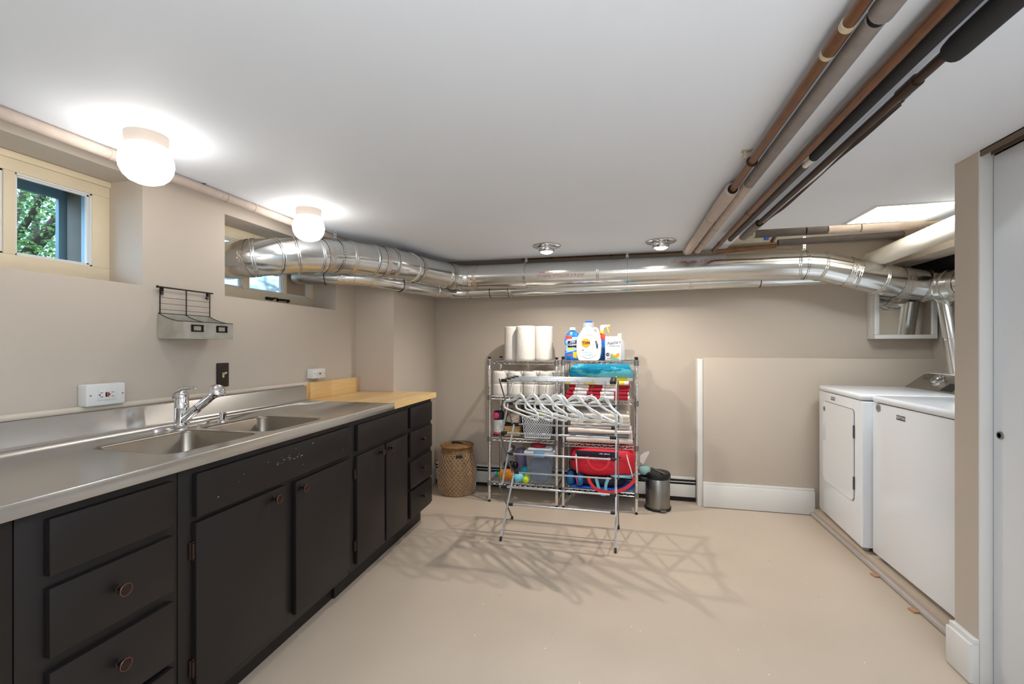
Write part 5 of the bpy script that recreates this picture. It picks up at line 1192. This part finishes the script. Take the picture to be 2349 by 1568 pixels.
# ================================================================ DRYING RACK
t = thing('drying_rack', 'folding silver clothes drying rack standing in front of the shelves', 'drying rack', (-.395, 3.02, 0)); X0, Y0_ = -.395, 3.02
XL, XR = -.760, -.035; YFt, YRr = 2.845, 3.190; NZ = [0.0, .338, .684, 1.020]
def L_(p): return (p[0] - X0, p[1] - Y0_, p[2])
for side, (x, o_) in enumerate(((XL, -1), (XR, 1))):
    for l in range(3):
        for fam in (0, 1):
            a = (x + o_ * (.009 if fam else -.006), YFt if fam == 0 else YRr, NZ[l]); c = (a[0], YRr if fam == 0 else YFt, NZ[l+1])
            if l == 0: a = (a[0], a[1] + (-.028 if fam == 0 else 0), .012)
            if l == 2: 
                k = .02; c = (c[0], c[1] + (k if fam == 0 else -k) * .5, c[2] + .012)
            b = NB(); strut(b, L_(a), L_(c), .008 if fam else .011, .014 if fam else .016); bmesh.ops.bevel(b, geom=b.edges[:], offset=.003, segments=2, affect='EDGES'); part('side_tube', b, 'greymetal' if fam else 'alu', t)
            if l == 0: b = NB(); e = Vector(L_(a)); d = (Vector(L_(c)) - e).normalized(); strut(b, e - d * .010, e + d * .014, .014, .018); part('foot_cap', b, 'blackpl', t, 'black plastic foot')
rods = [(YFt, NZ[1]), (YFt, NZ[2]), (YRr, NZ[1]), (YRr, NZ[2]), (3.01, .170), (3.017, .511), (3.017, .852)] + [(YFt + (YRr - YFt) * k / 3, NZ[3]) for k in range(4)]
for y, z in rods:
    xa, xb_ = XL + .012, XR - .012
    b = NB(); cyl(b, L_((xa, y, z)), L_((xb_, y, z)), .0063, 12); part('rung', b, 'alu', t)
    for x, s in ((xa, 1), (xb_, -1)):
        b = NB(); tube(b, [L_((x - s*.010, y, z)), L_((x + s*.028, y, z))], .0105, 12); part('rung_joint', b, 'blackpl', t, 'black plastic joint')
for x in (XL + .012, XR - .020):
    b = NB(); strut(b, L_((x, YFt, NZ[3])), L_((x, YRr, NZ[3])), .008, .014); part('top_rail', b, 'greymetal', t)
# hangers
def hanger_meshes():
    b = NB(); half = [(0, 0, 0), (.03, 0, -.006), (.055, 0, -.026), (.085, 0, -.046), (.13, 0, -.060), (.175, 0, -.070), (.202, 0, -.080), (.214, 0, -.100), (.206, 0, -.119), (.186, 0, -.125), (.09, 0, -.125)]
    pts = [Vector(p) for p in half] + [Vector((0, 0, -.125))] + [Vector((-p[0], 0, p[2])) for p in half[:0:-1]]
    m = len(pts); rr = []
    for p in pts: rr.append(.0068 if p.z < -.05 else .0082)
    tube(b, pts, rr, 10, closed=True)
    cr = [(-.056, -.036), (-.034, -.006), (0, .007), (.034, -.006), (.056, -.036), (.040, -.030), (.018, -.018), (0, -.015), (-.018, -.018), (-.040, -.030)]
    prism(b, cr, -.0058, .0058); lathe(b, [(.006, .004), (.0058, .014), (0, .014)], 10)
    for s in (-1, 1): box(b, s*.160 - .003, s*.160 + .003, -.006, .006, -.066, -.058, .001)
    plas = mesh('hanger_body', b, 'hanger', 60)
    b = NB(); tube(b, smoothpath([(0, 0, .010), (0, 0, .050), (.004, 0, .062), (.010, 0, .072), (.011, 0, .084), (.006, 0, .0935), (-.002, 0, .0965), (-.010, 0, .0925), (-.014, 0, .083), (-.013, 0, .077)], 4), .0013, 6)
    return plas, mesh('hook', b, 'greymetal', 60)
HB, HH = hanger_meshes()
names = ('leftmost', 'second from the left', 'third from the left', 'fourth from the left', 'fifth from the left', 'sixth from the left', 'second from the right', 'rightmost')
for i, (x, a) in enumerate(((-.631, 47), (-.546, 46), (-.4695, 42), (-.399, 40), (-.372, 44), (-.276, 40), (-.185, 41), (-.106, 60))):
    t = thing('clothes_hanger', 'white plastic hanger on the front rod of the drying rack, %s' % names[i], 'hanger', (x, YFt, NZ[3] + .0065 - .095), R(-a), 'white hangers on the drying rack'); t.rotation_euler = (0, R(4), R(-a))
    for nm, me in (('hanger_body', HB), ('hook', HH)): o = link(nm, me); o.parent = t

# ================================================================ BASKET, BIN
t = thing('laundry_basket', 'tall lidded seagrass laundry basket in the corner', 'basket', (-1.372, 3.685, 0)); HB_ = .385
def br(z): k = z / HB_; return .130 + .034 * math.sin(PI * min(1, k * .9 + .12)) ** .9 - .006 * k
prof = [(0, 0)] + [(br(z), z) for z in [HB_ * i / 20 for i in range(21)]] + [(.12, HB_ - .004), (0, HB_ - .01)]
b = NB(); lathe(b, prof, 48); part('wall', b, 'seagrass', t, smooth=60)
b = NB()
for r_ in range(19):
    z = .014 + r_ * .0190
    for c_ in range(30):
        a = 2*PI*(c_ + .5 * (r_ % 2)) / 30; rr = br(z); tmp = NB(); ball(tmp, (0, 0, 0), .0055, .0125, .0085, 8, 5)
        merge(b, tmp, Matrix.Translation((rr * math.cos(a), rr * math.sin(a), z)) @ Matrix.Rotation(a, 4, 'Z'))
part('woven_knots', b, 'seagrass', t, kind='stuff', smooth=60)
b = NB()
for s in (-1, 1):
    for i in range(30):
        a0 = 2*PI*i/30; tube(b, [((br(z) + .006) * math.cos(a0 + s*z*5.6), (br(z) + .006) * math.sin(a0 + s*z*5.6), z) for z in [.01 + (HB_ - .05) * k / 14 for k in range(15)]], .0010, 4)
part('cord_lattice', b, 'cord', t, 'pale cord criss-cross', kind='stuff')
b = NB()
for k in range(2): torus(b, (0, 0, HB_ - .012 + .012*k), (0, 0, 1), br(HB_) + .002, .006, 40, 8)
part('rim', b, 'seagrass', t)
b = NB(); lathe(b, [(0, HB_ + .010), (.139, HB_ + .008), (.144, HB_ + .014), (.140, HB_ + .022), (0, HB_ + .024)], 44)
for k in range(10): torus(b, (0, 0, HB_ + .0225), (0, 0, 1), .014 + k * .0135, .0035, 40, 5)
ld = part('lid', b, 'seagrass', t)
b = NB(); tube(b, smoothpath([(-.045, 0, HB_ + .025), (-.03, 0, HB_ + .036), (0, 0, HB_ + .038), (.03, 0, HB_ + .036), (.045, 0, HB_ + .025)], 4), .008, 8); part('lid_handle', b, 'blackpl', ld, 'black handle on the lid')
a = R(-62); b = NB(); tmp = NB(); box(tmp, -.003, .010, -.028, .028, -.014, .014, .006, 3); merge(b, tmp, Matrix.Translation((br(.335) * math.cos(a), br(.335) * math.sin(a), .330)) @ Matrix.Rotation(a, 4, 'Z')); part('side_handle', b, 'blackpl', t, 'black side handle')
t = thing('pedal_bin', 'small brushed steel pedal bin with a black lid beside the rack', 'bin', (.262, 3.672, 0))
b = NB(); lathe(b, [(0, .001), (.098, .001), (.098, .016), (.092, .020), (0, .020)], 40); part('base_ring', b, 'blackpl', t)
b = NB(); lathe(b, [(.090, .020), (.090, .235), (.088, .238), (0, .238)], 44); part('body', b, 'brush', t)
b = NB(); lathe(b, [(.091, .236), (.094, .240), (.094, .268), (.088, .280), (.05, .286), (0, .288)], 44); ld = part('lid', b, 'blackpl', t)
b = NB(); prism(b, [(-.011, -.090), (.011, -.090), (.011, .09), (-.011, .09)], .286, .2895, 'xy'); part('lid_strip', b, 'brush', ld, 'steel strip across the lid', rot=(0, 0, R(28)))
b = NB(); box(b, -.022, .022, -.118, -.086, .010, .018, .002); part('pedal', b, 'greymetal', t, rot=(0, 0, R(18)))
